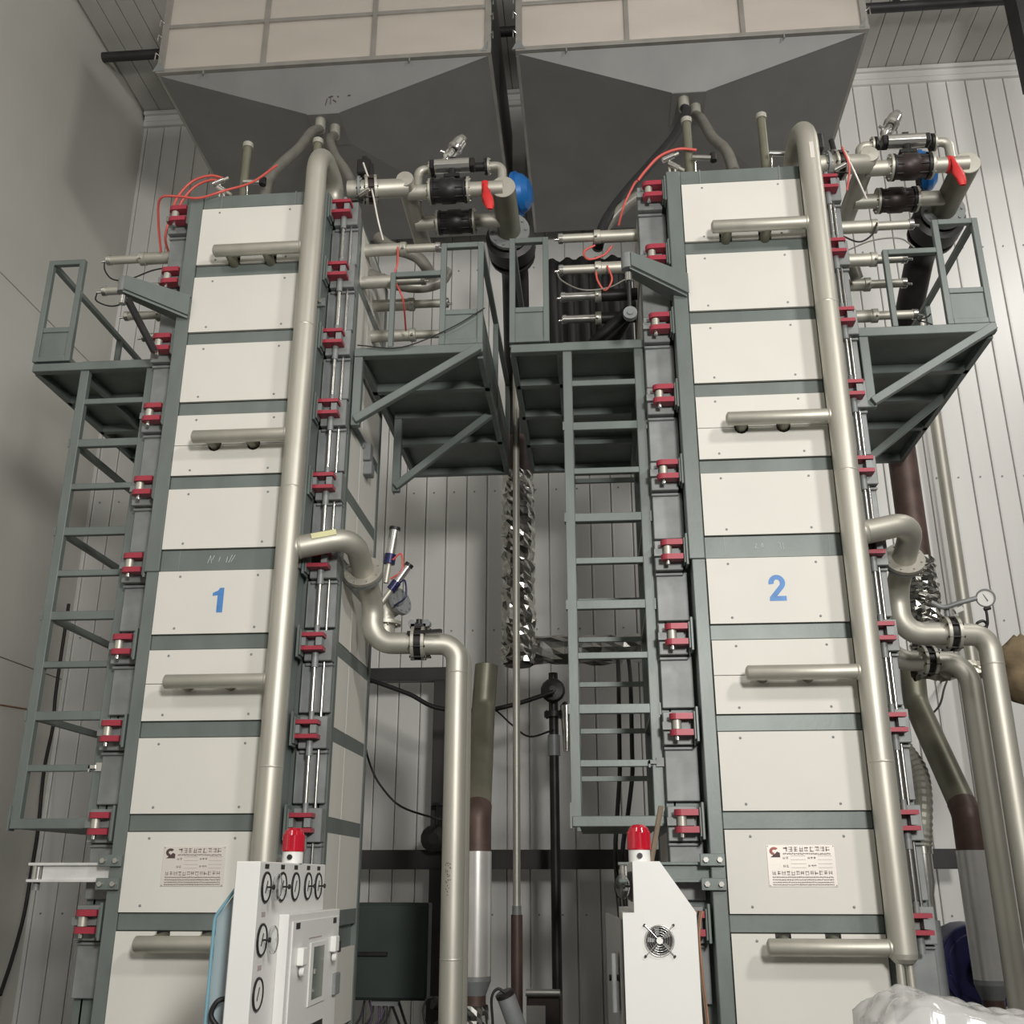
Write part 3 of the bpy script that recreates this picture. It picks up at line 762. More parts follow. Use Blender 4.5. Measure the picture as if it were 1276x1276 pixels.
def top_gear(n):
    C = CX[n]; P = lambda x, y, z: (C + x, y, z)
    # valve manifold between two headers
    t = thing('valve_manifold', f'steel pipe manifold with dark valves beside the top of {SD[n]}', 'manifold', (C + 1.3, 6.6, 6.2), 'valve manifolds')
    MB().tube([P(0.99, 6.30, 6.53), P(0.99, 7.15, 6.53)], 0.068, 20).build('inlet_header', 'steel', t)
    MB().lathe(P(0.99, 6.30, 6.53), (0, -1, 0), [(0, 0.068), (0.012, 0.064), (0.016, 0.0)], 20).build('end_cap', 'steel', t)
    MB().tube([P(1.716, 6.42, 6.51), P(1.716, 6.98, 6.51)], 0.094, 24).build('main_header', 'steel_olive' if n == 2 else 'steel_olive', t)
    MB().lathe(P(1.716, 6.42, 6.51), (0, -1, 0), [(0, 0.094), (0.004, 0.090), (0.006, 0.0)], 24).build('end_cap', 'steel', t)
    MB().flange(P(1.716, 6.99, 6.51), (0, 1, 0), 0.165, 0.035, 10, 0.012).build('flange', 'plate', t)
    for y, z in ((6.42, 6.50), (6.80, 6.49)):
        MB().tube([P(0.99, y, z), P(1.716, y, z)], 0.056, 18).build('cross_pipe', 'steel', t)
        vb = MB().tube([P(1.19, y, z), P(1.235, y, z), P(1.25, y, z), P(1.35, y, z), P(1.365, y, z), P(1.42, y, z)], 0.09, 20, rads=[0.085, 0.085, 0.098, 0.098, 0.085, 0.085]).build('valve_body', 'iron_brown' if n == 2 else 'iron', t)
        for xf in (1.165, 1.185, 1.43, 1.455):
            MB().flange(P(xf, y, z), (1, 0, 0), 0.098, 0.017, 8 if xf in (1.165, 1.455) else 0, 0.006).build('flange', 'steel' if xf in (1.165, 1.455) else 'iron', vb)
        m = MB()
        for k in range(8):
            a = R(45 * k + 22)
            m.cyl(P(1.19, y + 0.085 * math.cos(a), z + 0.085 * math.sin(a)), P(1.43, y + 0.085 * math.cos(a), z + 0.085 * math.sin(a)), 0.007, seg=6)
        m.build('stud', 'iron', vb)
    # up and over bypass
    MB().tube(fillet([P(1.03, 6.62, 6.56), P(1.03, 6.62, 6.86), P(1.13, 6.62, 6.86)], 0.085, 7), 0.036, 14).build('bypass_elbow', 'steel', t)
    MB().tube(fillet([P(1.58, 6.62, 6.86), P(1.69, 6.62, 6.86), P(1.69, 6.62, 6.56)], 0.085, 7), 0.036, 14).build('bypass_elbow', 'steel', t)
    for xf in (1.125, 1.15, 1.565, 1.585):
        MB().flange(P(xf, 6.62, 6.86), (1, 0, 0), 0.068, 0.014, 6, 0.005).build('flange', 'steel' if xf in (1.125, 1.585) else 'iron', t)
    MB().tube([P(1.16, 6.62, 6.86), P(1.56, 6.62, 6.86)], 0.036, 12, rads=None).build('bypass_valve', 'iron', t)
    a = MB().tube([P(1.185, 6.47, 6.765), P(1.455, 6.47, 6.765)], 0.056, 10, smooth=False).build('actuator', 'steel_bright', t, 0.004)
    MB().box(P(1.145, 6.425, 6.725), P(1.185, 6.515, 6.805)).build('actuator_cap', 'iron', a, 0.008)
    MB().box(P(1.455, 6.425, 6.725), P(1.495, 6.515, 6.805)).build('actuator_cap', 'iron', a, 0.008)
    MB().cyl(P(1.32, 6.46, 6.58), P(1.32, 6.46, 6.72), 0.03, seg=12).box(P(1.26, 6.43, 6.64), P(1.38, 6.50, 6.67)).build('stem', 'iron', a)
    m = MB().box(P(1.30, 6.45, 6.81), P(1.345, 6.49, 6.835)).build('indicator', 'iron', a)
    # angled relief valve
    r0, r1 = V(P(1.20, 6.64, 6.90)), V(P(1.385, 6.68, 7.22))
    d = (r1 - r0).normalized()
    rv = MB().lathe(r0, d, [(0, 0.02), (0.08, 0.03), (0.10, 0.045), (0.12, 0.045), (0.12, 0.03), (0.19, 0.026)], 14).build('relief_valve', 'steel_bright', t)
    MB().lathe(r0, d, [(0.20, 0.0), (0.20, 0.058), (0.225, 0.062), (0.235, 0.055), (0.30, 0.052), (0.345, 0.035), (0.36, 0.0)], 16).build('bonnet', 'steel_bright', rv)
    m = MB()
    for s in (-1, 1): m.bar(r0 + d * 0.11 + V((s * 0.035, 0, -s * 0.02)), r0 + d * 0.21 + V((s * 0.035, 0, -s * 0.02)), 0.012, 0.012)
    m.build('yoke', 'steel_bright', rv)
    MB().cyl(r0 + d * 0.14, r0 + d * 0.14 + V((-0.07, -0.03, 0.02)), 0.012, seg=8).build('hand_lever', 'steel_bright', rv)
    # inlet from the press
    MB().tube([P(0.58, 6.25, 6.42), P(0.70, 6.25, 6.42), P(0.99, 6.36, 6.50)], 0.070, 18).build('inlet_pipe', 'steel', t)
    vb = butterfly(t, P(0.745, 6.27, 6.432), (1, 0.2, 0.1), 0.108, 'iron_brown')
    MB().flange(P(0.665, 6.25, 6.42), (1, 0.1, 0.05), 0.10, 0.018, 8).build('flange', 'plate', t)
    MB().cyl(P(0.745, 6.28, 6.53), P(0.73, 6.28, 6.66), 0.02, seg=10).build('stem', 'iron', vb)
    MB().box(P(0.60, 6.36, 6.66), P(0.70, 6.46, 6.80)).box(P(0.63, 6.38, 6.80), P(0.67, 6.44, 6.84)).build('positioner', 'iron', vb, 0.01)
    MB().cyl(P(0.69, 6.15, 6.30), P(0.765, 6.12, 6.325), 0.018, seg=10).build('air_fitting', 'steel_bright', vb)
    # downcomer from the main header
    t = thing('vapour_duct', f'dark flanged duct falling from the manifold header behind the platform of {SD[n]}', 'pipe', (C + 1.66, 8.6, 0), 'ducts behind the presses')
    MB().tube(fillet([P(1.716, 7.01, 6.51), P(1.716, 7.6, 6.51), P(1.66, 8.6, 5.75), P(1.66, 8.6, 3.3)], 0.3, 7), 0.115, 20).build('duct', 'iron', t)
    MB().lathe(P(1.716, 7.05, 6.51), (0, 1, 0), [(0, 0.15), (0.02, 0.20), (0.18, 0.20), (0.22, 0.14)], 20).build('check_valve', 'iron', t)
    MB().flange(P(1.716, 7.30, 6.50), (0, 1, 0), 0.19, 0.03, 12, 0.012).build('flange', 'iron', t)
    MB().tube([P(1.66, 8.6, 5.4), P(1.66, 8.6, 4.1)], 0.121, 18).build('bare_section', 'brown_pipe', t)
    if n == 1: zr = [5.05, 3.32]
    else: zr = [4.15, 3.32]
    pts, rads = [], []
    k = 46
    rnd = random.Random(n)
    m = MB()
    seg = 22
    rings = []
    for i in range(k + 1):
        z = zr[0] + (zr[1] - zr[0]) * i / k
        rings.append([P(1.66 + (0.138 + rnd.uniform(-0.02, 0.02)) * math.cos(2 * math.pi * j / seg), 8.6 + (0.138 + rnd.uniform(-0.02, 0.02)) * math.sin(2 * math.pi * j / seg), z + rnd.uniform(-0.012, 0.012)) for j in range(seg)])
    m.add([p for g in rings for p in g], [(i * seg + j, i * seg + (j + 1) % seg, (i + 1) * seg + (j + 1) % seg, (i + 1) * seg + j) for i in range(k) for j in range(seg)])
    m.build('foil_wrap', 'foil', t)
    # sloping lower duct with bright cladding
    t = thing('drain_duct', f'olive duct bending into a bright clad pipe behind the discharge pipe of {SD[n]}', 'pipe', (C + 1.44, 7.6, 0), 'ducts behind the presses')
    MB().tube(fillet([P(1.42, 8.3, 3.25), P(1.40, 8.28, 2.90), P(1.44, 7.62, 2.05)], 0.2, 5), 0.095, 20).build('sloping_duct', 'steel_olive', t)
    MB().tube(fillet([P(1.438, 7.66, 2.10), P(1.44, 7.60, 2.02), P(1.44, 7.60, 1.78)], 0.1, 4), 0.099, 20).build('elbow', 'brown_pipe', t)
    MB().tube([P(1.44, 7.60, 1.785), P(1.44, 7.60, 0.98)], 0.104, 24).build('cladding', 'clad', t)
    MB().lathe(P(1.44, 7.60, 0.98), (0, 0, -1), [(0, 0.104), (0.03, 0.104), (0.12, 0.07)], 24).build('reducer', 'plate', t)
    MB().tube([P(1.44, 7.60, 0.88), P(1.44, 7.60, 0.0)], 0.07, 18).build('lower_pipe', 'brown_pipe', t)
    if n == 1:
        m = MB(); seg = 14; rings = []
        for i in range(9):
            z = 0.80 - i * 0.03
            rings.append([P(1.44 + (0.085 + rnd.uniform(-0.012, 0.012)) * math.cos(2 * math.pi * j / seg), 7.6 + (0.085 + rnd.uniform(-0.012, 0.012)) * math.sin(2 * math.pi * j / seg), z) for j in range(seg)])
        m.add([p for g in rings for p in g], [(i * seg + j, i * seg + (j + 1) % seg, (i + 1) * seg + (j + 1) % seg, (i + 1) * seg + j) for i in range(8) for j in range(seg)])
        m.build('foil_wrap', 'foil', t)
    # blue domed housing behind the header
    b = thing('blower_housing', f'blue domed flanged housing behind the manifold of {SD[n]}', 'blower', (C + 1.74, 7.35, 6.9), 'blue housings')
    cy, cz = 7.35, 7.14
    xb = C + (1.80 if n == 1 else 1.78)
    MB().lathe((xb - 0.06, cy, cz), (1, -0.25, 0), [(0, 0.0), (0.0, 0.17), (0.05, 0.17), (0.09, 0.15), (0.13, 0.10), (0.15, 0.0)], 22).build('dome', 'blue_paint', b)
    MB().flange((xb - 0.045, cy, cz), (1, -0.25, 0), 0.19, 0.03, 14, 0.010).build('flange', 'blue_paint', b)
    MB().tube([(xb - 0.06, cy, cz), (C + 1.72, cy + 0.02, 6.55)], 0.04, 12).build('support', 'iron', b)
    # red cloth tied round a pipe end
    m = MB()
    rings = []; seg = 8
    for i in range(8):
        z = 6.50 - i * 0.034; r = [0.012, 0.016, 0.028, 0.036, 0.042, 0.040, 0.034, 0.02][i]
        rings.append([P(1.585 + 0.006 * i + (r + rnd.uniform(-0.006, 0.006)) * math.cos(2 * math.pi * j / seg), 6.345 + r * 0.5 * math.sin(2 * math.pi * j / seg), z) for j in range(seg)])
    m.add([p for g in rings for p in g], [(i * seg + j, i * seg + (j + 1) % seg, (i + 1) * seg + (j + 1) % seg, (i + 1) * seg + j) for i in range(7) for j in range(seg)], True)
    m.lathe(P(1.56, 6.42, 6.50), (1, 0, 0), [(0, 0.058), (0.02, 0.066), (0.05, 0.058)], 14)
    tag(m.build('red_rag', 'red_bright'), f'bright red rag tied to a pipe beside the main header of {SD[n]}', 'rag', 'red rags')
    # upright air cylinders on the roof of the press
    for x, lab in ((-0.285, 'left'), (0.272, 'right')):
        t = thing('roof_cylinder', f'upright steel air cylinder standing on the {lab} of the top of {SD[n]}', 'cylinder', (C + x, 6.4, 6.21), 'roof cylinders')
        MB().cyl(P(x, 6.4, 6.21), P(x, 6.4, 6.45), 0.038, seg=14).build('valve_tube', 'steel_olive', t)
        MB().cyl(P(x, 6.4, 6.45), P(x, 6.4, 6.50), 0.046, seg=14).build('collar', 'steel', t)
        MB().cyl(P(x, 6.4, 6.50), P(x, 6.4, 7.0), 0.033, seg=16).build('barrel', 'steel_olive', t)
        MB().lathe(P(x, 6.4, 7.0), (0, 0, 1), [(-0.02, 0.033), (-0.02, 0.041), (0.02, 0.041), (0.026, 0.035), (0.03, 0.0)], 16).build('end_cap', 'steel', t)
        MB().tube([P(x + 0.04, 6.4, 6.46), P(x + 0.04, 6.36, 6.62)], 0.008, 6).build('air_fitting', 'steel_bright', t)
        MB().cyl(P(x + 0.02, 6.34, 6.62), P(x + 0.15, 6.33, 6.60), 0.019, seg=10).build('flow_valve', 'steel_bright', t)
        MB().cyl(P(x + 0.17, 6.34, 6.58), P(x + 0.17, 6.34, 6.64), 0.026, seg=10).build('knob', 'iron', t)
    # compressed air fittings heaped on the roof
    for q, (x, z, a) in enumerate(((-0.44, 6.60, 25), (-0.40, 6.52, -35), (-0.05, 6.33, 10), (0.20, 6.36, 40))):
        t = thing('air_fitting', (f'small bright air valve lying {"leftmost" if q == 0 else ("second from the left" if q == 1 else ("in the middle" if q == 2 else "rightmost"))} on the top of {SD[n]}'), 'fitting', (C + x, 6.30, z), 'air fittings on the presses')
        d = V((math.cos(R(a)), 0, math.sin(R(a))))
        c = V(P(x, 6.30, z))
        MB().cyl(c - d * 0.055, c + d * 0.035, 0.021, seg=10).build('barrel', 'steel_bright', t)
        MB().cyl(c + d * 0.035, c + d * 0.075, 0.013, seg=8).build('nozzle', 'steel', t)
        MB().tube([c, c + V((0, 0.03, -0.06)), V((c.x, 6.33, 6.20))], 0.011, 8).build('stalk', 'steel', t)
    t = thing('roof_port', f'dark rounded port in the middle of the top of {SD[n]}', 'valve', (C + 0.02, 6.42, 6.21), 'roof ports')
    MB().lathe(P(0.0, 6.38, 6.21), (0, 0, 1), [(0, 0.055), (0.10, 0.055), (0.10, 0.085), (0.15, 0.09), (0.20, 0.07), (0.23, 0.03), (0.235, 0)], 18).build('dome', 'iron_brown', t)
    MB().flange(P(0.0, 6.38, 6.31), (0, 0, 1), 0.098, 0.02, 8).build('flange', 'plate', t)

def arm(n):
    C = CX[n]; P = lambda x, y, z: (C + x, y, z)
    t = thing('swing_arm', f'green tapered swing arm bolted to the upper left of {SD[n]}', 'arm', (C - 0.6, 5.87, 5.25), 'upper swing arms')
    A, B = V(P(-0.41, 5.965, 5.385)), V(P(-0.79, 5.765, 5.44))
    A2, B2 = V(P(-0.41, 5.965, 5.235)), V(P(-0.79, 5.765, 5.34))
    m = MB()
    th = V((0.0, 0.10, 0))
    m.sheet([A2, B2, B, A], 0.02)
    m.build('web', 'green', t)
    MB().sheet([A + th, A, B, B + th], 0.015).build('top_flange', 'green', t)
    MB().sheet([A2, A2 + th * 1.6, B2 + th, B2], 0.015).build('bottom_flange', 'green', t)
    MB().cyl(P(-0.80, 5.80, 5.335), P(-0.80, 5.80, 5.445), 0.045, seg=16).build('pivot', 'plate', t)
    MB().cyl(P(-0.80, 5.80, 5.25), P(-0.80, 5.80, 5.31), 0.024, seg=10).build('pin', 'rod', t)
    if n == 2:
        MB().tube([P(-0.80, 5.80, 5.27), P(-0.80, 5.82, 5.04)], 0.014, 10).build('hanger_rod', 'iron', t)
        MB().lathe(P(-0.80, 5.80, 5.01), (0, -1, 0), [(-0.02, 0.0), (-0.02, 0.045), (0.02, 0.045), (0.02, 0.02), (0.03, 0.02), (0.03, 0)], 16).build('wheel', 'plate', t)
    else:
        MB().bar(P(-0.77, 5.80, 5.29), P(-0.62, 5.98, 4.98), 0.03, 0.04).build('strut', 'iron', t)
    t = thing('cantilever_beam', ('bright galvanised channel arm jutting out low on the left of the left press' if n == 1 else 'green channel arm low on the left of the right press, behind the fan cabinet'), 'beam', (C - 0.72, 6.07, 1.58), 'lower cantilever beams')
    mm = 'galv_arm' if n == 1 else 'green'
    for z in (1.682, 1.592):
        MB().box(P(-0.99, 6.02, z - 0.008), P(-0.46, 6.13, z + 0.008)).build('flange', mm, t, 0.002)
    MB().box(P(-0.91, 6.045, 1.60), P(-0.47, 6.06, 1.674)).build('web', mm, t)
    MB().box(P(-0.472, 6.0, 1.575), P(-0.455, 6.13, 1.70)).build('end_plate', mm, t)
    MB().cyl(P(-0.95, 6.07, 1.60), P(-0.95, 6.07, 1.674), 0.032, seg=14).build('roller', 'steel_bright', t)
    MB().cyl(P(-0.95, 6.07, 1.54), P(-0.95, 6.07, 1.584), 0.02, seg=10).build('nut', 'plate', t)

def hopper(n):
    C = CX[n]; P = lambda x, y, z: (C + x, y, z)
    x0, x1, y0, y1, zr, zt = -1.63, 1.48, 7.43, 10.2, 8.75, 10.15
    t = thing('feed_hopper', f'large sheet metal feed hopper with panelled tank above {SD[n]}', 'hopper', (C - 0.07, 8.4, 8.3), 'feed hoppers')
    cols = [x0, -0.64, 0.405, x1]
    rows = [zr + 0.04, 9.31, 9.75, zt]
    for i in range(3):
        for j in range(3):
            MB().box(P(cols[i] + 0.022, y0, rows[j] + 0.018), P(cols[i + 1] - 0.022, y0 + 0.012, rows[j + 1] - 0.018)).build('tank_panel', 'tank', t)
    for s, x in ((-1, x0), (1, x1)):
        for a, b in ((y0 + 0.03, 8.45), (8.47, y1 - 0.03)):
            MB().box(P(x - s * 0.012, a, zr + 0.04), P(x, b, zt)).build('tank_panel', 'galv', t)
    MB().box(P(x0, y1 - 0.012, zr), P(x1, y1, zt)).build('back_panel', 'galv', t)
    for x in cols:
        wd = 0.022 if x in (cols[1], cols[2]) else 0.03
        MB().box(P(x - wd, y0 - 0.03, zr), P(x + wd, y0 + 0.02, zt)).build('upright', 'tank_frame', t, 0.003)
    for j, z in enumerate(rows[1:3]):
        MB().box(P(x0, y0 - 0.025, z - 0.018), P(x1, y0 + 0.02, z + 0.018)).build('cross_rail', 'tank_frame', t, 0.003)
    MB().box(P(x0 - 0.03, y0 - 0.045, zr - 0.015), P(x1 + 0.03, y0 + 0.02, zr + 0.03)).build('rim', 'tank_frame', t, 0.003)
    for s, x in ((-1, x0), (1, x1)):
        MB().box(P(x - 0.03, y0 + 0.02, zr - 0.015), P(x + 0.03, y1, zr + 0.03)).build('rim', 'tank_frame', t, 0.003)
        m = MB()
        m.prism([(C + x - 0.01, zr), (C + x + 0.06 * -s, zr + 0.0), (C + x, zr + 0.12)] if s > 0 else [(C + x - 0.06, zr), (C + x + 0.06, zr), (C + x, zr + 0.12)], y0 - 0.05, y0 - 0.03)
        m.build('gusset', 'plate', t)
        for zz in (zr + 0.2, zr + 0.42, zr + 0.6):
            MB().tube([P(x + s * 0.02, y0 - 0.03, zz), P(x + s * 0.05, y0 - 0.05, zz + 0.02), P(x + s * 0.05, y0 - 0.05, zz - 0.06)], 0.006, 6).build('hook', 'steel_bright', t)
    a0, a1, ya, yb, za = -0.245, 0.068, 7.62, 8.05, 8.36
    F = [P(x0, y0, zr - 0.015), P(x1, y0, zr - 0.015), P(a1, ya, za), P(a0, ya, za)]
    MB().sheet([F[1], F[0], F[3], F[2]], 0.006).build('front_slope', 'galv', t)
    MB().sheet([P(x0, y0, zr - 0.015), P(x0, y1, zr - 0.015), P(a0, yb, za), P(a0, ya, za)], 0.006).build('side_slope', 'galv', t)
    MB().sheet([P(x1, y1, zr - 0.015), P(x1, y0, zr - 0.015), P(a1, ya, za), P(a1, yb, za)], 0.006).build('side_slope', 'galv', t)
    MB().sheet([P(x0, y1, zr - 0.015), P(x1, y1, zr - 0.015), P(a1, yb, za), P(a0, yb, za)], 0.006).build('rear_slope', 'galv', t)
    MB().box(P(a0, ya, za - 0.01), P(a1, yb, za)).build('outlet_plate', 'galv', t)
    for q, (x, y) in enumerate(((-0.135, 7.70), (-0.02, 7.80))):
        MB().cyl(P(x, y, za - 0.13), P(x, y, za), 0.050, seg=16).build('outlet_spout', 'steel', t)
    if n == 1:
        m = MB()
        for (ax, az), (bx, bz) in (((-0.02, 0.28), (-0.05, 0.15)), ((0.0, 0.30), (0.06, 0.32)), ((0.03, 0.33), (0.02, 0.16)), ((0.06, 0.25), (0.1, 0.2)), ((0.12, 0.31), (0.14, 0.30)), ((0.26, 0.31), (0.30, 0.32))):
            f = lambda u, v: P(-0.03 + u * 0.7, ya - 0.004 - (v * 0.75) * (ya - y0) / (zr - za) * 0.55, za + v * 0.41)
            m.bar(f(ax, az), f(bx, bz), 0.004, 0.012)
        m.build('marking', 'ink_dark', t)
    for sx in (-1.2, 0.75):
        MB().box(P(sx, y0 - 0.046, zr - 0.06), P(sx + 0.012, y0 - 0.03, zr)).build('stiffener', 'plate', t)

for n in (1, 2):
    press(n); riser(n); discharge(n); ladder(n); platforms(n); top_gear(n); arm(n); hopper(n)
    cylinder(n, -1, 6.36, 5.985, 1.275, f'air cylinder left of {SD[n]}, highest one')
    cylinder(n, -1, 6.36, 5.72, 1.275, f'air cylinder left of {SD[n]}, lower front one')
    cylinder(n, -1, 6.74, 5.73, 1.275, f'air cylinder left of {SD[n]}, second in the lower row', grey=(n == 2))
    cylinder(n, -1, 7.07, 5.73, 1.275, f'air cylinder left of {SD[n]}, rearmost in the lower row', grey=True)
    cylinder(n, 1, 6.40, 5.99, 1.265, f'air cylinder right of {SD[n]}, highest one')
    cylinder(n, 1, 6.36, 5.69, 1.17, f'air cylinder right of {SD[n]}, lower front one')
    cylinder(n, 1, 6.75, 5.73, 1.28, f'air cylinder right of {SD[n]}, middle rear one')
    cylinder(n, 1, 6.74, 5.46, 1.32, f'air cylinder right of {SD[n]}, lowest rear one')

# ================================================================== HOSES AND CABLES ON THE PRESSES
flex('feed_hose', 'grey feed hose running from the left hopper down to the left of the riser top', [(-2.449, 7.70, 8.25), (-2.429, 7.4, 7.958), (-2.432, 7.1, 7.537), (-2.467, 6.8, 7.135), (-2.468, 6.55, 6.785), (-2.425, 6.4, 6.45)], 0.043, 'hose_grey', group='feed hoses')
flex('feed_hose', 'grey feed hose from the left hopper passing behind the riser bend to the manifold', [(-2.335, 7.80, 8.25), (-2.253, 7.4, 7.857), (-2.102, 7.1, 7.432), (-1.939, 6.85, 7.084), (-1.80, 6.6, 6.72), (-1.76, 6.5, 6.5)], 0.043, 'hose_grey', group='feed hoses')
flex('feed_hose', 'dark feed hose from the right hopper sweeping left down past the latches', [(0.948, 7.70, 8.25), (0.927, 7.4, 7.943), (0.776, 7.1, 7.445), (0.582, 6.9, 7.055), (0.335, 6.7, 6.611), (0.169, 6.55, 6.256), (0.103, 6.5, 6.0)], 0.040, 'rubber', group='feed hoses')
flex('feed_hose', 'olive feed hose from the right hopper curving right to the roof port', [(1.062, 7.80, 8.25), (1.06, 7.4, 7.847), (1.076, 7.0, 7.326), (1.127, 6.7, 6.951), (1.13, 6.45, 6.55)], 0.045, 'hose_grey', group='feed hoses')
for q, pts in enumerate(([(-2.749, 6.35, 6.671), (-2.853, 6.35, 6.7), (-2.989, 6.35, 6.656), (-3.088, 6.35, 6.523), (-3.122, 6.35, 6.379), (-3.172, 6.4, 6.201), (-3.13, 6.4, 6.056)],
                         [(-2.74, 6.37, 6.655), (-2.85, 6.37, 6.675), (-2.97, 6.37, 6.625), (-3.06, 6.37, 6.50), (-3.10, 6.37, 6.35)])):
    flex('air_hose', ['red air hose arching over the upper left corner of the left press, outer one', 'red air hose arching over the upper left corner of the left press, inner one'][q], pts, 0.010, 'red_hose', group='air hoses', seg=8)
flex('air_hose', 'red air hose drooping in front of the top beam of the left press', [(-3.13, 6.28, 5.98), (-3.11, 6.14, 6.14), (-3.044, 5.99, 6.235), (-2.892, 5.96, 6.22), (-2.737, 5.95, 6.19), (-2.56, 5.96, 6.25), (-2.419, 6.1, 6.42), (-2.316, 6.3, 6.723)], 0.009, 'red_hose', group='air hoses', seg=8)
flex('air_hose', 'red air hose arching over the upper left corner of the right press', [(0.852, 6.35, 6.693), (0.717, 6.35, 6.71), (0.578, 6.35, 6.654), (0.473, 6.35, 6.538), (0.41, 6.35, 6.449)], 0.011, 'red_hose', group='air hoses', seg=8)
flex('air_hose', 'red air hose hanging to the highest cylinder left of the right press', [(0.40, 6.33, 6.43), (0.376, 6.3, 6.378), (0.3, 6.3, 6.208), (0.252, 6.3, 6.03)], 0.008, 'red_hose', group='air hoses', seg=8)
flex('air_hose', 'pink air hose looped between the upper cylinders left of the right press', [(0.08, 6.38, 5.93), (0.0, 6.38, 5.88), (0.03, 6.36, 5.80), (0.14, 6.36, 5.83), (0.20, 6.36, 5.90)], 0.008, 'red_hose', group='air hoses', seg=8)
flex('air_hose', 'red air hose dangling from the lower cylinders left of the right press', [(0.16, 6.30, 5.70), (0.19, 6.29, 5.58), (0.14, 6.30, 5.50), (0.09, 6.30, 5.58), (0.08, 6.31, 5.66)], 0.007, 'red_hose', group='air hoses', seg=8)
flex('air_hose', 'pale thin air hose dropping past the first cylinder right of the left press', [(-1.62, 6.2, 6.62), (-1.55, 6.2, 6.4), (-1.50, 6.25, 6.15), (-1.47, 6.32, 6.02)], 0.007, 'plate_ivory', group='air hoses', seg=8)
flex('air_hose', 'red air hose between the right hand cylinders of the left press', [(-1.36, 6.33, 5.96), (-1.35, 6.30, 5.80), (-1.37, 6.3, 5.68), (-1.30, 6.3, 5.50), (-1.33, 6.6, 5.42)], 0.007, 'red_hose', group='air hoses', seg=8)
flex('air_hose', 'pink air hose crossing beside the riser top of the right press', [(1.83, 6.1, 6.45), (1.86, 6.1, 6.28), (1.83, 6.12, 6.10)], 0.007, 'red_hose', group='air hoses', seg=8)
flex('air_hose', 'pale air hose slanting right of the riser top of the right press', [(1.84, 6.1, 6.42), (1.90, 6.12, 6.24), (1.98, 6.2, 6.08)], 0.007, 'plate_ivory', group='air hoses', seg=8)
flex('cable', 'thin black cable curling under the cylinders left of the left press', [(-3.59, 6.34, 5.97), (-3.57, 6.33, 5.88), (-3.50, 6.33, 5.80), (-3.38, 6.33, 5.79), (-3.2, 6.33, 5.86), (-3.05, 6.33, 5.88)], 0.006, 'rubber', 'cable', 'black cables', 6)
flex('cable', 'thin black cable looping below the lower cylinder left of the left press', [(-3.60, 6.32, 5.68), (-3.58, 6.30, 5.60), (-3.45, 6.30, 5.55), (-3.3, 6.3, 5.6)], 0.006, 'rubber', 'cable', 'black cables', 6)
flex('cable', 'thin grey cable sagging below the cylinders left of the right press', [(-0.20, 6.32, 5.68), (-0.16, 6.28, 5.58), (-0.02, 6.28, 5.50), (0.16, 6.3, 5.52), (0.28, 6.3, 5.58)], 0.006, 'hose_grey', 'cable', 'black cables', 6)
flex('cable', 'thin black cable strung along the platform railing right of the left press', [(-1.573, 6.15, 5.06), (-1.266, 6.15, 5.03), (-0.937, 6.15, 5.16), (-0.694, 6.15, 5.31)], 0.005, 'rubber', 'cable', 'black cables', 6)
flex('cable', 'black cable curled between the cylinders right of the right press', [(1.80, 6.32, 5.88), (1.92, 6.30, 5.80), (2.02, 6.3, 5.86), (2.06, 6.3, 5.95)], 0.007, 'rubber', 'cable', 'black cables', 6)
flex('cable', 'grey cable arching over the railing post right of the right press', [(1.82, 6.28, 5.72), (2.0, 6.26, 5.78), (2.18, 6.25, 5.78), (2.27, 6.25, 5.70)], 0.006, 'hose_grey', 'cable', 'black cables', 6)
coil = [(2.50 + 0.05 * math.cos(k * 0.7), 6.9 + 0.02 * math.sin(k * 0.7), 5.55 - k * 0.012) for k in range(26)]
tag(MB().tube(coil, 0.006, 6).build('coiled_cable', 'rubber'), 'black coiled cable hanging behind the guard frame right of the right press', 'cable', 'black cables')
for q, (dz, dy) in enumerate(((0, 0), (0.20, 0.25))):
    flex('drain_hose', ['grey drain hose curving below the highest cylinder right of the left press', 'grey drain hose climbing behind the manifold inlet of the left press'][q],
         [(-1.62, 6.55, 5.88), (-1.45, 6.58, 5.82), (-1.25, 6.62, 5.80), (-1.10, 6.66, 5.86), (-1.05, 6.7, 5.98)] if q == 0 else [(-1.62, 6.75, 6.35), (-1.50, 6.75, 6.25), (-1.30, 6.80, 6.18), (-1.18, 6.85, 6.02)], 0.047, 'hose_grey', group='drain hoses', seg=12)
flex('drain_hose', 'grey drain hose curving below the highest cylinder right of the right press', [(1.78, 6.55, 5.90), (1.92, 6.58, 5.82), (1.97, 6.62, 5.70)], 0.045, 'hose_grey', group='drain hoses', seg=12)
flex('drain_hose', 'black hose arching left of the top latch of the right press', [(0.10, 6.55, 6.02), (0.14, 6.6, 6.2), (0.30, 6.6, 6.40), (0.42, 6.6, 6.5)], 0.042, 'hose_grey', group='drain hoses', seg=12)

for q, (x0_, z0_) in enumerate(((-0.10, 5.45), (0.05, 5.62), (0.18, 5.40))):
    flex('drain_hose', ['black drain hose sagging onto the platform left of the right press, outer one', 'black drain hose behind the lower cylinders left of the right press', 'black drain hose nearest the body left of the right press'][q],
         [(0.40, 7.0 + 0.25 * q, z0_ + 0.35), (x0_ + 0.2, 7.1 + 0.25 * q, z0_ + 0.12), (x0_, 7.15 + 0.25 * q, z0_ - 0.10), (x0_ - 0.12, 7.2 + 0.25 * q, 5.09)], 0.05, 'rubber', group='drain hoses', seg=12)

